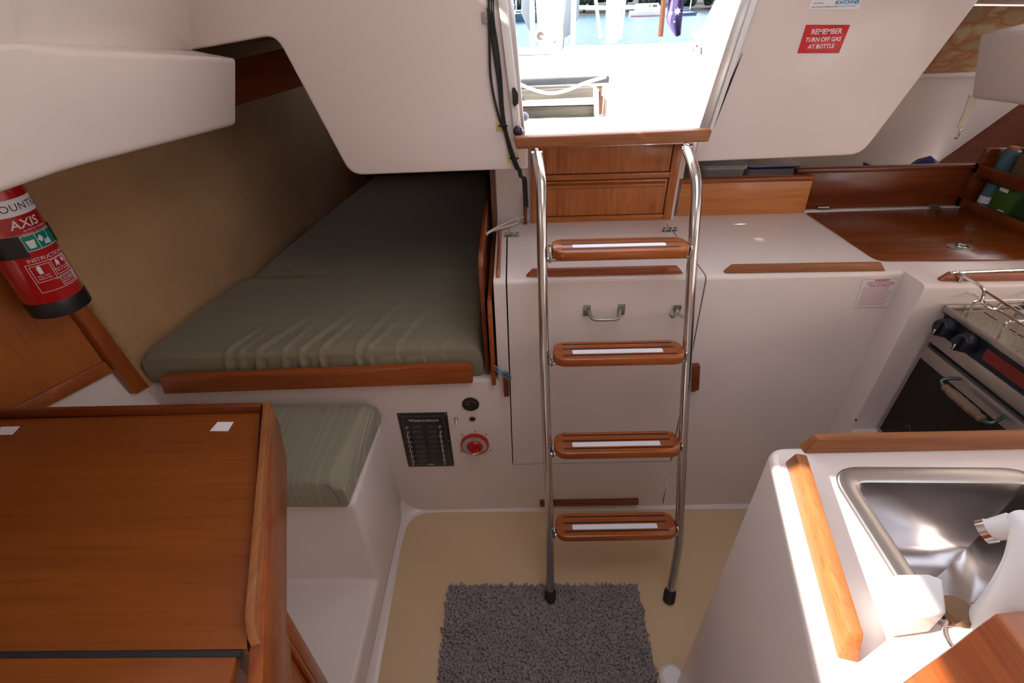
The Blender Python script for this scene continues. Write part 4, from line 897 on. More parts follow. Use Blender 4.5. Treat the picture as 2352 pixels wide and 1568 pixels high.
def carton(name, lo, hi, m, lab, cat, prints=()):
    t = thing(name, lab, cat, ((lo[0]+hi[0])/2, (lo[1]+hi[1])/2, lo[2])); b = MB(); b.box(lo, hi); b.build('box', m, t, bevel=.0015)
    for (ya, yb2, za, zb2, mm) in prints:
        s = MB(); s.box((lo[0]-.0006, lo[1]+(hi[1]-lo[1])*ya, lo[2]+(hi[2]-lo[2])*za), (lo[0]-.0001, lo[1]+(hi[1]-lo[1])*yb2, lo[2]+(hi[2]-lo[2])*zb2)); s.build('print', mm, t)
    return t
carton('green_box', (1.480, 1.400, ZT+.0115), (1.545, 1.475, 1.030), GREENB, 'green carton beside the spray can on the lower shelf', 'box', ((.45, .85, .80, .92, WSTK), (.2, .5, .2, .24, WPRINT)))
carton('green_box', (1.480, 1.300, ZT+.0115), (1.545, 1.385, 1.005), mat('dark_green_carton', (.02, .06, .02), .5), 'dark green carton farther along the lower shelf', 'box')
carton('brown_box', (1.482, 1.395, 1.0445), (1.55, 1.462, 1.118), KRAFT, 'brown carton with round badge on the upper shelf', 'box', ((.10, .9, .04, .16, WSTK),))
carton('pink_packet', (1.476, 1.22, ZT+.0115), (1.54, 1.285, 1.0), PINK, 'pink packet on the lower galley shelf', 'packet')
TUB = mat('clear_plastic', (0.74, 0.74, 0.74), 0.3, trans=0.25); BLUEP = mat('blue_plastic', (0.02, 0.04, 0.42), .35)
def tub(x0, x1, ya, yb2, z0, z1, lab, m=TUB, rimm=BLUEP):
    t = thing('storage_tub', lab, 'container', ((x0+x1)/2, (ya+yb2)/2, z0))
    lo = rounded([V((x0+.012, ya+.012, z0)), V((x1-.012, ya+.012, z0)), V((x1-.012, yb2-.012, z0)), V((x0+.012, yb2-.012, z0))], .02, 4); hi = rounded([V((x0, ya, z1-.012)), V((x1, ya, z1-.012)), V((x1, yb2, z1-.012)), V((x0, yb2, z1-.012))], .02, 4)
    b = MB(); b.loft([lo, hi]); b.build('tub_body', m, t)
    r0 = rounded([V((x0-.005, ya-.005, z1-.0118)), V((x1+.005, ya-.005, z1-.0118)), V((x1+.005, yb2+.005, z1-.0118)), V((x0-.005, yb2+.005, z1-.0118))], .022, 4)
    b = MB(); b.prism(r0, (0, 0, .006)); lidp = b.build('seal', rimm, t); b = MB(); b.prism([V((p.x, p.y, z1-.0056)) for p in r0], (0, 0, .0055)); b.build('tub_lid', m, t, bevel=.002)
    return t
tub(0.800, 0.975, 1.68, 1.83, ZT, 1.048, 'clear storage tub with blue sealed lid behind the pale upstand')
tub(0.640, 0.785, 1.66, 1.80, ZT, 1.056, 'clear storage tub left of the blue-lidded tub', TUB, WPL)
tub(1.240, 1.330, 1.66, 1.76, ZT, 1.034, 'blue lidded box behind the dark upstand', WPL, BLUEP)
b = MB(); loops = []
for k in range(9):
    t = k/8; a = math.sin(math.pi*t)**.6; loops.append([V((1.335+.17*t, 1.70+.05*a*math.cos(j*math.pi/6), ZT+.002+.062*a+.060*a*math.sin(j*math.pi/6)+.004*math.sin(j*5+k*3))) for j in range(12)])
b.loft(loops); tag(b.build('blue_bag', mat('blue_bag_plastic', (0.03, 0.05, 0.22), .4), ang=70), 'crumpled dark blue bag behind the dark upstand', 'bag')
b = MB(); b.box((0.53, 1.60, ZT), (0.62, 1.70, ZT+.075)); t = tag(b.build('black_case', BLACK, bevel=.008, seg=3), 'small black case beside the drawer cabinet', 'case')

# ================================================================== SWITCH PANEL AND INSTRUMENTS
def FR(x, z, y=YB): return frame((x, y, z), (1, 0, 0), (0, 0, 1))
px0, px1, pz0, pz1 = -0.379, -0.2245, 0.243, 0.486
PANEL = mat('panel_black', (0.016, 0.015, 0.014), 0.30); GREYP = mat('grey_print_line', (0.22, 0.21, 0.20), .5)
swp = thing('switch_panel', 'black electrical switch panel with two columns of toggle switches', 'switch panel', ((px0+px1)/2, YB, pz0))
b = MB(); b.box((px0, YB-0.004, pz0), (px1, YB-0.0002, pz1)); pln = b.build('plate', PANEL, swp, bevel=0.001)
yt = YB-0.0044
for lo, hi in (((px0+.012, pz0+.012), (px1-.012, pz0+.0128)), ((px0+.012, pz1-.0128), (px1-.012, pz1-.012)), ((px0+.012, pz0+.012), (px0+.0128, pz1-.012)), ((px1-.0128, pz0+.012), (px1-.012, pz1-.012))):
    b = MB(); b.box((lo[0], yt, lo[1]), (hi[0], YB-.0041, hi[1])); b.build('border_line', GREYP, pln)
text('panel_lettering', 'Watercolours', WPRINT, FR((px0+px1)/2+.001, 0.456, yt), 0.0165, pln, ext=.0001)
text('panel_lettering', 'msba', WPRINT, FR((px0+px1)/2, 0.2545, yt), 0.0095, pln, ext=.0001, bold=.0002)
names = [('CABIN', 'CABIN'), ('NAVIGATION', 'TRICOLOUR'), ('STEAM', 'ANCHOR'), ('V.H.F.', 'DECK FLOOD'), ('INSTRUMENTS', 'BILGE'), ('BLOWER', 'WATER PUMP'), ('RADIO', 'T.V.'), ('FRIDGE', '')]
for r_ in range(8):
    z = 0.429-r_*0.0222
    for cidx, (xs, xl) in enumerate(((-0.3565, -0.3265), (-0.2525, -0.2795))):
        b = MB(); b.lathe([(0.0062, 0), (0.0062, 0.002), (0.0045, 0.0035), (0.0042, 0.006), (0.002, 0.0065)], (xs, YB-.004, z), axis=(0, -1, 0), n=14); sw = b.build('switch', SCREW, pln)
        if r_ > 0:
            b = MB(); b.tube([(xs, YB-.010, z), (xs-.001, YB-.019, z-.009)], [0.0016, 0.0024], 8); b.build('lever', SCREW, sw)
        x0_, x1_ = xl-.0145, xl+.0145
        for lo, hi in (((x0_, z-.0055), (x1_, z-.005)), ((x0_, z+.005), (x1_, z+.0055)), ((x0_, z-.0055), (x0_+.0005, z+.0055)), ((x1_-.0005, z-.0055), (x1_, z+.0055))):
            b = MB(); b.box((lo[0], yt, lo[1]), (hi[0], YB-.0041, hi[1])); b.build('label_line', GREYP, pln)
        if names[r_][cidx]: text('label_lettering', names[r_][cidx], GREYP, FR(xl, z, yt), 0.0048, pln, ext=.0001)
for x in (px0+.006, px1-.006):
    for z in (pz0+.006, (pz0+pz1)/2, pz1-.006): screw((x, YB-.004, z), (0, -1, 0), .0026, pln)
# gauge
g = PY(1081, 927, YB); gg = thing('round_gauge', 'small black round gauge with orange needle', 'gauge', (g.x, YB, g.z-.025))
b = MB(); b.lathe([(0.0260, 0), (0.0260, 0.004), (0.0235, 0.006), (0.0228, 0.004), (0, 0.004)], (g.x, YB-.0002, g.z), axis=(0, -1, 0), n=32); b.build('dial', PANEL, gg)
ORP = mat('orange_needle', (0.60, 0.09, 0.02), .4)
b = MB(); b.bar((g.x-.002, YB-.0048, g.z-.003), (g.x-.013, YB-.0048, g.z+.004), .0012, .0008, up=(0, 1, 0)); b.build('needle', ORP, gg)
for k in range(7):
    a = R(150-20*k); p = V((g.x+.018*math.cos(a), YB-.0046, g.z+.012*math.sin(a))); b = MB(); b.bar(p, p+V((.003*math.cos(a), 0, .003*math.sin(a))), .0008, .0006, up=(0, 1, 0)); b.build('tick', ORP if k < 2 else WPRINT, gg)
s_ = PY(1085, 961, YB); t = thing('power_socket', 'small round black socket below the gauge', 'socket', (s_.x, YB, s_.z-.012))
b = MB(); b.lathe([(0.0115, 0), (0.0115, 0.002), (0.0085, 0.0025), (0.008, 0.0005), (0, 0.0005)], (s_.x, YB-.0002, s_.z), axis=(0, -1, 0), n=24); b.build('ring', BRUSH, t)
b = MB(); b.lathe([(0.0082, 0), (0.0082, 0.0016), (0, 0.0016)], (s_.x, YB-.0002, s_.z), axis=(0, -1, 0), n=20); b.build('opening', GAP, t)
k_ = PY(1048, 962, YB); t = thing('toggle_switch', 'small metal toggle switch beside the black panel', 'switch', (k_.x, YB, k_.z-.01))
b = MB(); b.prism(rounded([V((k_.x-.006, YB, k_.z-.010)), V((k_.x+.006, YB, k_.z-.010)), V((k_.x+.006, YB, k_.z+.008)), V((k_.x-.006, YB, k_.z+.008))], .003, 3), (0, -.0015, 0)); b.build('plate', BRUSH, t)
b = MB(); b.lathe([(.0045, 0), (.0045, .004), (.003, .005)], (k_.x, YB-.0015, k_.z), axis=(0, -1, 0), n=12); b.tube([(k_.x, YB-.006, k_.z), (k_.x, YB-.016, k_.z-.010)], [.0015, .0025], 8); b.build('lever', CHROME, t)
# battery switch
c = PY(1091, 1018, YB); bs = thing('battery_switch', 'round red battery isolator switch with grey dial ring', 'switch', (c.x, YB, c.z-.045))
REDK = mat('switch_red', (0.42, 0.012, 0.012), .22); DIAL = mat('dial_grey', (0.42, 0.38, 0.36), .5); AMB = mat('amber_mark', (0.45, 0.20, 0.02), .4)
b = MB(); b.lathe([(0.0455, 0), (0.0455, 0.010), (0.0415, 0.013), (0.039, 0.013)], (c.x, YB-.0002, c.z), axis=(0, -1, 0), n=40); b.build('housing', REDK, bs)
b = MB(); b.lathe([(0.0405, 0.0131), (0.0405, 0.0136), (0.026, 0.0136)], (c.x, YB-.0002, c.z), axis=(0, -1, 0), n=40); ring = b.build('dial_ring', DIAL, bs)
b = MB(); b.lathe([(0.026, 0.0137), (0.025, 0.018), (0.022, 0.022), (0.014, 0.023), (0, 0.023)], (c.x, YB-.0002, c.z), axis=(0, -1, 0), n=32); kn = b.build('knob', REDK, bs)
b = MB(); b.obox((c.x+.002, YB-.027, c.z-.008), V((.011, 0, .003)), (0, .006, 0), V((-.002, 0, .006))); b.build('thumb_grip', REDK, kn, bevel=.002)
b = MB(); b.prism([V((c.x-.006, YB-.0335, c.z-.010)), V((c.x+.018, YB-.0335, c.z-.006)), V((c.x-.006, YB-.0335, c.z-.018))], (0, -.0008, 0)); b.build('arrow', WSTK, kn)
for tx, a in (('BOTH', 90), ('2', 25), ('1', 160), ('OFF', 270)): text('dial_lettering', tx, INK, frame((c.x+.0345*math.cos(R(a)), YB-.0140, c.z+.0345*math.sin(R(a))), (math.sin(R(a)), 0, -math.cos(R(a))), (math.cos(R(a)), 0, math.sin(R(a)))), .007, ring, ext=.0001)
b = MB(); b.lathe([(0.0, 0), (0.0, 0)], (0, 0, 0)) if False else None
seg_ = []
for k in range(9):
    a = R(285+k*6); seg_.append((V((c.x+.0395*math.cos(a), YB-.01385, c.z+.0395*math.sin(a))), V((c.x+.031*math.cos(a), YB-.01385, c.z+.031*math.sin(a)))))
b = MB(); b.prism([p for p, _ in seg_]+[q for _, q in reversed(seg_)], (0, -.0004, 0)); b.build('amber_sector', AMB, ring)
for x, y in ((1062, 997), (1091, 990), (1117, 997), (1059, 1036), (1068, 1036), (1117, 1034), (1127, 1034)):
    p = PY(x, y, YB); screw(V((p.x, YB-.0002, p.z)), (0, -1, 0), .0032, bs)

# ================================================================== SIGNS AND STICKERS
q = [PY(*p, YP-.0018) for p in ((1832, 122), (1927, 122), (1953, 57), (1852, 57))]
rs = thing('gas_sign', 'red engraved sign reminding to turn off the gas', 'sign', (q[0]+q[1])/2)
b = MB(); b.prism(q, (0, .0014, 0)); b.build('plate', RED, rs, bevel=.0003)
cx = sum(p.x for p in q)/4
for tx, fz_, sz in (('REMEMBER', .74, .0150), ('TURN OFF GAS', .465, .0122), ('AT BOTTLE', .215, .0122)): text('lettering', tx, WPRINT, FR(cx+(.003 if fz_ > .7 else 0), q[0].z+(q[3].z-q[0].z)*fz_, YP-.0021), sz, rs, ext=.0002, bold=.0002)
q = [PY(*p, YP-.0012) for p in ((1857, 22), (1972, 22))]; hi = .065
st = thing('checklist_sticker', 'white sticker with blue lettering at the top of the bulkhead', 'sticker', (q[0]+q[1])/2)
b = MB(); b.prism(rounded([q[0], q[1], q[1]+V((0, 0, hi)), q[0]+V((0, 0, hi))], .004, 3), (0, .0009, 0)); b.build('film', mat('sticker_film', (.80, .80, .80), .3), st)
for i, tx in enumerate(('List of what to bring next time', 'Lock thrust', 'Hide valuables')): text('lettering', tx, INK, FR(q[0].x+.006+.0015*i, q[0].z+.0045+.0072*i, YP-.0014), .0048, st, align='LEFT', ext=.0001)
BLU = mat('logo_blue', (.03, .30, .48), .4)
text('logo_lettering', 'BOATOWNER', BLU, FR(q[1].x-.031, q[0].z+.0115, YP-.0014), .0098, st, ext=.0001, bold=.0003, spacing=.82)
text('logo_lettering', 'BRITAINS BIGGEST SAILING MAGAZINE', BLU, FR(q[1].x-.031, q[0].z+.0042, YP-.0014), .0026, st, ext=.0001)
q = [PY(*p, YB-.0012) for p in ((1962, 707), (2036, 706), (2061, 640), (1983, 640))]
gs = thing('gas_notice', 'white notice with small red print on the casing front', 'sticker', (q[0]+q[1])/2)
GASW = mat('notice_white', (.74, .70, .70), .4); PR = mat('red_print', (.50, .06, .07), .5); PR2 = mat('pale_red_print', (.60, .33, .33), .5)
b = MB(); b.prism(q, (0, .0009, 0)); b.build('film', GASW, gs)
xa, xb, za, zb_ = q[0].x+.003, q[1].x-.003, q[0].z, q[3].z
for lo, hi2 in (((q[0].x+.001, za+.001), (q[1].x-.001, za+.0016)), ((q[0].x-.003, zb_-.0022), (q[1].x-.006, zb_-.0016))):
    b = MB(); b.box((lo[0], YB-.0016, lo[1]), (hi2[0], YB-.0012, hi2[1])); b.build('border_line', PR, gs)
for tx, zz, sz in (('REMEMBER', zb_-.006, .0078), ('TURN OFF GAS AT CYLINDER', zb_-.0125, .0052), ('GAS BURNED WITH CARE MUST BE SAFE', zb_-.0182, .0038), ('LEAKED GAS IS DANGEROUS', zb_-.0225, .0038)): text('lettering', tx, PR, FR((xa+xb)/2-.002, zz, YB-.0014), sz, gs, ext=.0001, bold=.0001)
for k in range(15):
    z = zb_-.0275-k*.0037
    b = MB(); b.box((xa-.002+.0002*k, YB-.0015, z), (xb-.004-random.choice((0, .004, .012)), YB-.0012, z+.0014)); b.build('print_line', PR2, gs)

# ================================================================== COMPANIONWAY TRACKS AND FITTINGS
def track(name, quad, y, th, m, lab):
    b = MB(); b.prism([PY(a, c_, y) for a, c_ in quad], (0, th, 0)); return tag(b.build(name, m, bevel=.0015), lab, 'track')
track('washboard_track', [(1139, -40), (1160, -40), (1199, 311), (1182, 313)], YP-.012, .0115, WPL, 'white washboard track on the left of the companionway')
track('washboard_track', [(1160, -40), (1176, -40), (1206, 310), (1196, 311)], YP+.002, .03, ALU, 'inner aluminium channel on the left of the companionway')
track('washboard_track', [(1714, -40), (1742, -40), (1629, 300), (1604, 301)], YP-.004, .035, ALU, 'aluminium washboard channel on the right of the companionway')
track('washboard_track', [(1742, -40), (1756, -40), (1637, 300), (1630, 300)], YP-.012, .0115, WPL, 'white washboard track on the right of the companionway')
q = [PY(*p, YP-.0022) for p in ((1706, 122), (1672, 210), (1640, 292), (1642, 280), (1668, 205))]
b = MB(); b.prism(q, (0, .002, 0)); tag(b.build('seam_gap', GAP), 'thin black open seam right of the companionway track', 'seam')
b = MB(); b.prism(rounded([PY(*p, YP-.014) for p in ((1176, 202), (1183, 200), (1191, 215), (1191, 236), (1181, 244), (1178, 238))], .002, 2), (0, -.010, 0)); tag(b.build('jam_cleat', BLACK, bevel=.001), 'small black jam cleat on the left track', 'cleat')
t = thing('cord_stopper', 'black ball stopper on a thin white cord by the sill', 'stopper', PY(1190, 312, YP-.03))
b = MB(); b.tube(smooth_path([PY(1186, 236, YP-.018), PY(1191, 262, YP-.022), PY(1190, 292, YP-.030)], 5), .0013, 6); b.build('cord', WPL, t)
c = PY(1190, 301, YP-.030); b = MB(); b.ball(c, .0135, 16); b.build('ball', mat('dark_ball', (.02, .022, .028), .12), t)
c = PY(1204, 268, YP+.05); b = MB(); b.ball(c, .012, 14); tag(b.build('grey_ball', mat('grey_ball_plastic', (.25, .28, .33), .4)), 'grey ball stopper behind the left track', 'stopper')
# strap with hook under the right deck edge
STRAP = mat('cream_webbing', (.62, .55, .43), .85, bump=.3, bscale=300)
s0 = PY(2238, 222, 1.46); s1 = PY(2228, 252, 1.46); s2 = PY(2216, 280, 1.455); s3 = PY(2208, 297, 1.452)
t = thing('webbing_strap', 'cream webbing strap with metal hook hanging over the galley', 'strap', s3)
b = MB(); loops = []
for p, w_ in ((s0, .015), (s1, .014), (s2, .013), (s3, .013)): loops.append([p+V((-w_, 0, .004)), p+V((w_, .006, -.004)), p+V((w_, .009, -.004)), p+V((-w_, .003, .004))])
b.loft(loops); b.build('webbing', STRAP, t)
b = MB(); h = PY(2204, 300, 1.452); b.tube(smooth_path([h+V((.004, 0, .006)), h+V((-.002, 0, 0)), h+V((.004, 0, -.010)), h+V((.003, 0, -.020)), h+V((-.005, 0, -.020))], 5), .0022, 8); b.build('hook', CHROME, t)
b = MB(); p = PZ(1965, 964, .5); p = PX(1967, 964, .986); b.lathe([(.004, 0), (.0035, .0015), (0, .002)], (.9853, p.y, p.z), axis=(-1, 0, 0), n=12); tag(b.build('screw_cap', BLACK), 'single dark screw head low beside the cooker recess', 'screw')

# ================================================================== RUG
RUGM = mat('grey_shag', (0.27, 0.225, 0.22), 0.95, var=0.3, vscale=20, sheen=0.2)
RUGB = mat('rug_backing', (0.16, 0.135, 0.13), 0.95)
rg = thing('shag_rug', 'grey brown shaggy bath rug on the beige floor', 'rug', (0.06, 0.4, 0))
c4 = [V((-0.240, 0.06, 0)), V((0.352, 0.06, 0)), V((0.356, 0.803, 0)), V((-0.236, 0.813, 0))]
b = MB(); b.prism([p+V((0, 0, .0005)) for p in c4], (0, 0, .006)); b.build('backing', RUGB, rg, bevel=.001)
vv, ff = [], []
NX, NY = 104, 80
for j in range(NY):
    for i in range(NX):
        u = (i+random.uniform(.1, .9))/NX; v = (j+random.uniform(.1, .9))/NY
        if v > 0.995 and (u < .03 or u > .97): continue
        v0 = 0.40+0.60*v
        p = c4[0]*(1-u)*(1-v0)+c4[1]*u*(1-v0)+c4[2]*u*v0+c4[3]*(1-u)*v0+V((0, 0, .005))
        fld = math.sin(p.x*23+2*math.sin(p.y*17))+math.sin(p.y*29+p.x*11)
        a = random.uniform(0, 6.28)+fld; ln = random.uniform(.007, .015); lean = random.uniform(.2, .95)
        if math.hypot(p.x-.081, p.y-.772) < .021: ln *= .35
        d = V((math.cos(a)*lean, math.sin(a)*lean, 1)).normalized(); s = d.orthogonal().normalized(); t_ = d.cross(s); r_ = random.uniform(.0028, .0040); o = len(vv)
        bend = V((math.cos(a), math.sin(a), -.5))*ln*.35
        for k, (h, rr) in enumerate(((0, .9), (.55, 1.15), (.9, .9))):
            q = p+d*(ln*h)+bend*(h*h)
            for m_ in range(4): vv.append(q+s*(rr*r_*math.cos(m_*1.571))+t_*(rr*r_*math.sin(m_*1.571)))
        vv.append(p+d*ln+bend)
        for k in range(2):
            for m_ in range(4): ff.append((o+k*4+m_, o+k*4+(m_+1) % 4, o+k*4+4+(m_+1) % 4, o+k*4+4+m_))
        for m_ in range(4): ff.append((o+8+m_, o+8+(m_+1) % 4, o+12))
me = bpy.data.meshes.new('pile'); me.from_pydata([tuple(v-V((0.06, 0.4, 0))) for v in vv], [], ff); me.polygons.foreach_set('use_smooth', [True]*len(me.polygons)); me.materials.append(RUGM)
pil = bpy.data.objects.new('pile', me); COL.objects.link(pil); pil.parent = rg; pil['kind'] = 'stuff'

# ================================================================== COCKPIT SEEN THROUGH THE COMPANIONWAY
s = MB(); s.box((-0.07, 1.386, 1.190), (0.54, 1.76, 1.200)); struct(s.build('floor_bridgedeck', GELD))
s = MB(); s.box((-0.06, 1.72, 0.98), (0.51, 1.76, 1.190)); struct(s.build('wall_bridgedeck', GELD))
s = MB(); s.box((-0.06, 1.76, 0.975), (0.51, 3.0, 1.0)); struct(s.build('floor_cockpit', GELD), 'white cockpit sole seen through the companionway')
s = MB(); s.box((-1.3, 3.0, 1.14), (1.85, 3.06, 1.30)); s.box((-.06, 3.0, .975), (.51, 3.06, 1.14)); s.box((-1.3, 3.06, 1.16), (1.85, 3.8, 1.30)); struct(s.build('wall_cockpit_aft', GELD, bevel=.02, seg=3), 'white aft cockpit wall and afterdeck')
s = MB(); s.box((0.50, 1.76, 1.10), (0.57, 3.0, 1.215)); struct(s.build('wall_cockpit_kerb', GELD))

GREYW = wood('weathered_grey_teak', (0.10, 0.088, 0.07), (0.20, 0.18, 0.145), 'X', rough=.9, coat=0)
wf = thing('weathered_step', 'weathered grey wooden box frame on the cockpit sole', 'frame', PY(1290, 275, 2.9))
def yq(quad, y, th, name, m, par, bev=.004):
    b = MB(); b.prism([PY(a, c, y) for a, c in quad], (0, th, 0)); return b.build(name, m, par, bevel=bev)
yq([(1190, 246), (1366, 243), (1366, 268), (1190, 272)], 2.90, .03, 'lower_board', GREYW, wf); yq([(1190, 207), (1366, 200), (1366, 224), (1190, 234)], 2.92, .03, 'upper_board', GREYW, wf)
yq([(1190, 235), (1372, 226), (1374, 240), (1190, 245)], 2.86, .06, 'middle_rail', GELD, wf); yq([(1366, 196), (1376, 206), (1376, 272), (1366, 274)], 2.86, .09, 'end_post', GELD, wf); yq([(1190, 273), (1374, 269), (1374, 278), (1190, 284)], 2.86, .08, 'base_rail', GREYW, wf)
DBAR = mat('weathered_dark_bar', (.035, .037, .04), .7, var=.4, vscale=20)
b = MB(); b.prism([PY(*p, 2.80) for p in ((1185, 184), (1418, 175), (1418, 190), (1185, 198))], (0, .05, 0)); tag(b.build('traveller_bar', DBAR, bevel=.005), 'dark grey traveller bar across the cockpit', 'bar')
b = MB(); b.prism([PY(*p, 2.72) for p in ((1425, 168), (1660, 158), (1650, 330), (1425, 330))], (0, .06, 0)); struct(b.build('wall_cockpit_locker', GELD, bevel=.01), 'white cockpit locker front')
FLECK = mat('red_fleck_rope', (.80, .72, .70), .9, var=.5, vscale=60)
def rope(pts, r, lab, m=FLECK):
    b = MB(); b.tube(smooth_path([PY(x, y, d) for x, y, d in pts], 6), r, 8); return tag(b.build('sheet_rope', m), lab, 'rope')
rope([(1185, 163, 2.6), (1300, 157, 2.6), (1400, 152, 2.6), (1500, 142, 2.6), (1596, 134, 2.6)], .006, 'upper red flecked rope strung across the cockpit')
rope([(1185, 172, 2.62), (1300, 164, 2.62), (1420, 158, 2.62), (1500, 153, 2.62), (1600, 150, 2.62)], .006, 'lower red flecked rope strung across the cockpit')
rope([(1192, 192, 2.55), (1225, 206, 2.55), (1262, 214, 2.55), (1300, 208, 2.55), (1345, 190, 2.55), (1392, 176, 2.55)], .0075, 'slack flecked rope sagging over the wooden frame')
b = MB(); p = PY(1602, 142, 2.6); b.obox(p, (.03, 0, .004), (0, .012, 0), (-.004, 0, .028)); tag(b.build('rope_block', STEEL, bevel=.004), 'metal pulley block at the end of the flecked ropes', 'pulley')
wn = PY(1612, 96, 2.75); t = thing('sheet_winch', 'chrome sheet winch on the cockpit coaming', 'winch', wn-V((0, 0, .06)))
b = MB(); b.lathe([(.055, -.06), (.05, -.04), (.036, -.02), (.036, .02), (.05, .035), (.05, .045), (.02, .05)], wn, axis=(-.25, -.2, 1), n=24); b.build('drum', CHROME, t)
b = MB(); b.lathe([(.075, -.10), (.07, -.062), (0, -.06)], wn, axis=(-.25, -.2, 1), n=24); b.build('pedestal', GELD, t)
# pushpit posts, rails
WT = mat('white_tube', (.80, .80, .80), .3)
PUSH = thing('pushpit_rail', 'white tubular stern rail around the afterdeck', 'railing', PY(1380, 90, 3.6))
for pts, r in (([(1330, 17, 3.6), (1400, 18, 3.6), (1490, 15, 3.6)], .011), ([(1366, -20, 3.6), (1372, 30, 3.6), (1380, 88, 3.6)], .011), ([(1396, -20, 3.6), (1394, 40, 3.6), (1397, 88, 3.6)], .008), ([(1436, -20, 3.6), (1432, 30, 3.6), (1424, 90, 3.6)], .010)):
    b = MB(); b.tube([PY(x, y, d) for x, y, d in pts], r, 10); b.build('rail_tube', WT, PUSH)
for xs, lab in (((1222, 1224), 'white upright post left of the stern gear'), ((1319, 1314), 'white upright post right of the stern gear')):
    b = MB(); b.tube([PY(xs[0], -30, 3.2), PY(xs[1], 160, 3.1)], .014, 12); tag(b.build('stern_post', WT), lab, 'post')
def vert_tub(name, x, y, d, rx, ztop, zbot, m, lab, cat):
    c = PY(x, y, d); b = MB(); loops = []
    for k in range(10):
        t = k/9; z = zbot+(ztop-zbot)*t; w = rx*(1-.25*abs(2*t-.9)); loops.append([V((c.x+w*math.cos(a*math.pi/8), d+w*.6*math.sin(a*math.pi/8), z)) for a in range(16)])
    b.loft(loops); return tag(b.build(name, m, ang=60), lab, cat)
vert_tub('outboard_engine', 1268, 60, 3.5, .10, 1.85, 1.31, GELD, 'white covered outboard engine on the stern', 'engine'); vert_tub('gas_locker', 1408, 60, 3.75, .05, 1.80, 1.31, GELD, 'slim white canister on the stern rail', 'canister')
VANE = mat('grey_vane', (.12, .14, .16), .5)
for pts, lab in (([(1199, -40), (1197, 30), (1203, 44), (1218, 76), (1221, 60), (1221, -40)], 'pale grey vane left of the outboard'), ([(1303, -40), (1297, 25), (1292, 60), (1294, 88), (1312, 78), (1330, 35), (1332, -40)], 'pale grey vane right of the outboard')):
    b = MB(); b.prism([PY(*p, 3.35) for p in pts], (0, .02, 0)); e_ = PY(pts[3][0], pts[3][1]-6, 3.36); b.tube([e_, V((e_.x, 3.36, 1.295))], .008, 8); tag(b.build('wind_vane', VANE, bevel=.004), lab, 'vane')
hc = PY(1240, 82, 3.25); t = thing('crank_winch', 'small metal crank winch under the outboard', 'winch', hc)
b = MB(); b.lathe([(.035, 0), (.035, .02), (.02, .025), (.02, .05)], hc, axis=(0, -1, 0), n=20); b.build('drum', STEEL, t); b = MB(); b.tube([hc+V((0, -.05, 0)), hc+V((.08, -.055, -.03)), hc+V((.08, -.08, -.03))], .007, 8); b.build('crank', STEEL, t)
rope([(1303, 90, 3.0), (1290, 122, 3.0), (1262, 142, 3.0), (1246, 152, 3.0)], .004, 'thin white line tied near the stern post', WT)
# ensign
fs = thing('ensign', 'purple blue ensign with white stars on a varnished staff', 'flag', PY(1519, 85, 3.7))
b = MB(); b.tube([PY(1528, -40, 3.7), PY(1517, 84, 3.7)], .016, 12); b.build('staff', mat('varnished_staff', (.12, .04, .012), .3), fs)
FLAG = mat('flag_cloth', (.14, .10, .23), .8); b = MB(); loops = []
for k in range(15):
    yy = -40+k*8.5; t = k/14; x0 = 1533+2*math.sin(t*6); x1 = 1571-4*t if t < .6 else 1568-10*(t-.6)
    if t > .75: x0 += (t-.75)*60
    row = []
    for j in range(11):
        u = j/10; row.append(PY(x0+(x1-x0)*u, yy+6*math.sin(u*3), 3.75+.05*math.sin(u*9+t*2)))
    loops.append(row+[p+V((0, .003, 0)) for p in reversed(row)])
b.loft(loops); cl = b.build('cloth', FLAG, fs, ang=70)
for x, y, r in ((1556, 26, .022), (1540, 31, .015), (1549, 50, .006)):
    c = PY(x, y, 3.66); b = MB(); n = 7; b.prism([c+V((rr*math.sin(a*math.pi/n), 0, rr*math.cos(a*math.pi/n))) for a in range(2*n) for rr in ((r if a % 2 == 0 else r*.5),)], (0, -.002, 0)); b.build('star', WSTK, cl)

# ================================================================== HARBOUR
ZW = 0.30
def water():
    m = bpy.data.materials.new('harbour_water'); m.use_nodes = True; t = m.node_tree; b = t.nodes['Principled BSDF']
    b.inputs['Base Color'].default_value = (.030, .085, .115, 1); b.inputs['Roughness'].default_value = .25; b.inputs['Specular IOR Level'].default_value = .04
    tc = t.nodes.new('ShaderNodeTexCoord'); n = t.nodes.new('ShaderNodeTexNoise'); n.inputs['Scale'].default_value = 2.2; n.inputs['Detail'].default_value = 6
    bp = t.nodes.new('ShaderNodeBump'); bp.inputs['Strength'].default_value = .9; bp.inputs['Distance'].default_value = .5
    t.links.new(tc.outputs['Object'], n.inputs[0]); t.links.new(n.outputs[0], bp.inputs['Height']); t.links.new(bp.outputs[0], b.inputs['Normal']); return m
s = MB(); s.add([(-400, 4.2, ZW), (500, 4.2, ZW), (500, 260, ZW), (-400, 260, ZW)], [(0, 1, 2, 3)]); o = s.build('floor_water', water()); struct(o, 'rippled blue harbour water')
HW = mat('boat_hull_white', (.62, .64, .66), .3); HB = mat('boat_hull_blue', (.045, .085, .13), .3); CAB = mat('cabin_window', (.04, .06, .09), .2); ANTI = mat('boot_stripe', (.20, .05, .10), .5); NAVY = mat('navy_cover', (.03, .06, .16), .7)
def at_water(px, py):
    d = ray(px, py); k = (ZW-CAM.z)/d.z; return CAM+d*k
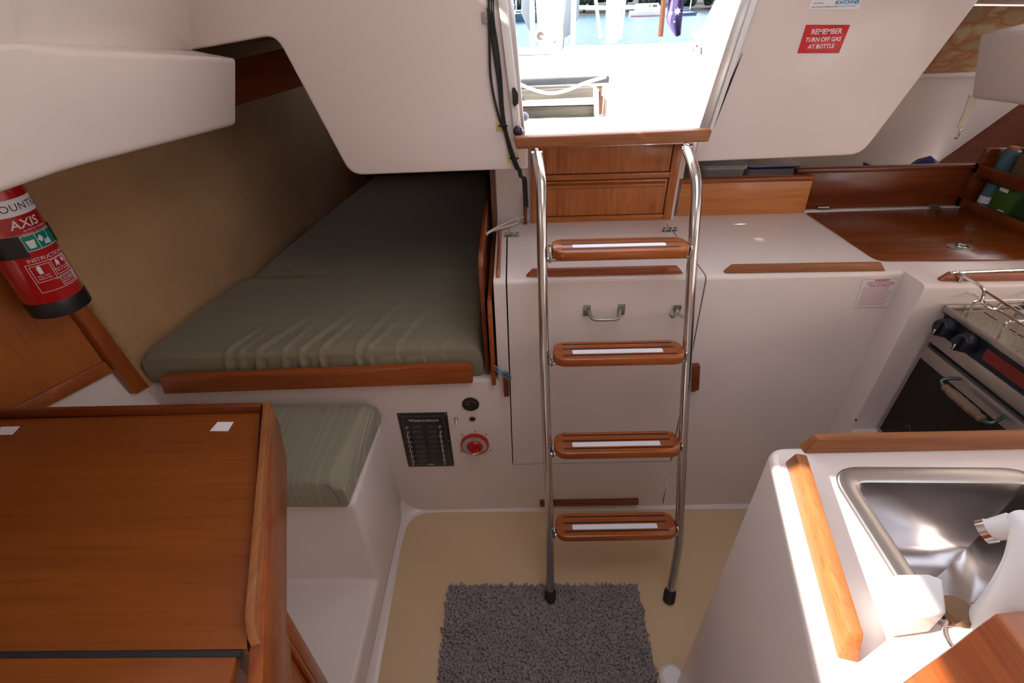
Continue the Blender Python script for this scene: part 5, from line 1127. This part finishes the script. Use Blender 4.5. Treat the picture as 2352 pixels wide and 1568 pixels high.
def boat(px0, px1, py, hullm, lab, cabin=True, mast=0, motor=False):
    a, c = at_water(px0, py), at_water(px1, py); c = V((c.x, a.y, ZW)); L = c.x-a.x; m0 = (a+c)/2; B = L*.28; H = L*.13
    t = thing('moored_boat', lab, 'boat', m0)
    loops = []
    for k in range(9):
        u = k/8; w = B/2*(1-(max(0, (u-.35))/.65)**2.2)*(.75+.25*min(1, u/.3)); sh = H*(1+.35*u*u)
        x = a.x+L*u; loops.append([V((x, m0.y-w, ZW+sh)), V((x-L*.03*u, m0.y-w*.85, ZW+sh*.3)), V((x-L*.05*u, m0.y-w*.4, ZW-.1)), V((x-L*.05*u, m0.y+w*.4, ZW-.1)), V((x-L*.03*u, m0.y+w*.85, ZW+sh*.3)), V((x, m0.y+w, ZW+sh))])
    b = MB(); b.loft(loops); b.build('hull', hullm, t, ang=50)
    b = MB(); b.box((a.x+L*.02, m0.y-B*.47, ZW-.02), (a.x+L*.80, m0.y-B*.36, ZW+H*.16)); b.build('boot_stripe', ANTI if motor else NAVY, t)
    if cabin:
        z0 = ZW+H*.98; h = H*(1.15 if motor else .6); x0, x1 = (a.x+L*.12, a.x+L*.72)
        pr = [V((x0, m0.y-B*.3, z0)), V((x1+L*.08, m0.y-B*.3, z0)), V((x1-L*.04, m0.y-B*.3, z0+h)), V((x0+L*.02, m0.y-B*.3, z0+h))]
        b = MB(); b.prism(pr, (0, B*.6, 0)); cb_ = b.build('cabin', HW, t, bevel=.05)
        for k in range(3):
            b = MB(); xx = x0+L*(.08+.17*k); b.box((xx, m0.y-B*.3-.03, z0+h*.45), (xx+L*.11, m0.y-B*.3-.002, z0+h*.8)); b.build('cabin_window', CAB, cb_)
    if mast:
        b = MB(); b.tube([(a.x+L*.55, m0.y, ZW+H), (a.x+L*.55, m0.y, ZW+H+mast)], .07, 8); ms = b.build('mast', WT, t)
        b = MB(); b.tube([(a.x+L*.55, m0.y, ZW+H*2.1), (a.x+L*.1, m0.y, ZW+H*2.0)], .18, 8); b.build('boom_cover', NAVY, t)
    return t
boat(1446, 1640, 39, HW, 'white motor cruiser moored beyond the ensign', True, 0, True)
boat(1560, 1660, 37, HB, 'pale blue yacht moored right of the motor cruiser', True, 9)
boat(1120, 1250, 55, HB, 'pale blue yacht moored at the left beyond the vane', True, 9)
boat(1326, 1380, 37, HW, 'small white launch seen between the stern posts', True, 5)
boat(1640, 1760, 40, HW, 'white yacht moored at the far right beyond the winch', True, 10)
# wooded shore
LEAF = mat('shore_foliage', (.010, .020, .016), .9, var=.6, vscale=.5); SHORE = mat('shore_rock', (.03, .03, .025), .9)
s = MB(); s.add([(-300, 118, ZW-.2), (400, 118, ZW-.2), (400, 121, ZW+.3), (-300, 121, ZW+.3), (400, 200, 9), (-300, 200, 9)], [(0, 1, 2, 3), (3, 2, 4, 5)]); struct(s.build('floor_shore', SHORE), 'far rocky harbour shore')
def tree_mesh():
    b = MB()
    b.tube([(0, 0, 0), (0, 0, 3)], .3, 6)
    for k in range(46):
        th = random.uniform(0, 6.28); ph = random.uniform(-.5, 1.4); rr = random.uniform(.6, 1.0); c = V((2.5*rr*math.cos(th)*math.cos(ph), 2.5*rr*math.sin(th)*math.cos(ph), 2.6+2.6*rr*math.sin(ph))); b.ball(c, random.uniform(.7, 1.15), 6)
    return b
tm = tree_mesh().build('shore_tree', LEAF, ang=30); tag(tm, 'dark leafy tree on the far wooded shore', 'tree', 'trees along the far harbour shore')
n = 0
for row, y in ((0, 124), (1, 133)):
    for k in range(14):
        o = tm if n == 0 else tm.copy()
        if n: COL.objects.link(o)
        o.location = (-12+k*6.9+row*3.4, y+random.uniform(-.6, .6), ZW+.1+row*.9); sc = random.uniform(.85, 1.0); o.scale = (sc, sc, sc*random.uniform(.9, 1.5)); o.rotation_euler = (0, 0, random.uniform(0, 6)); n += 1
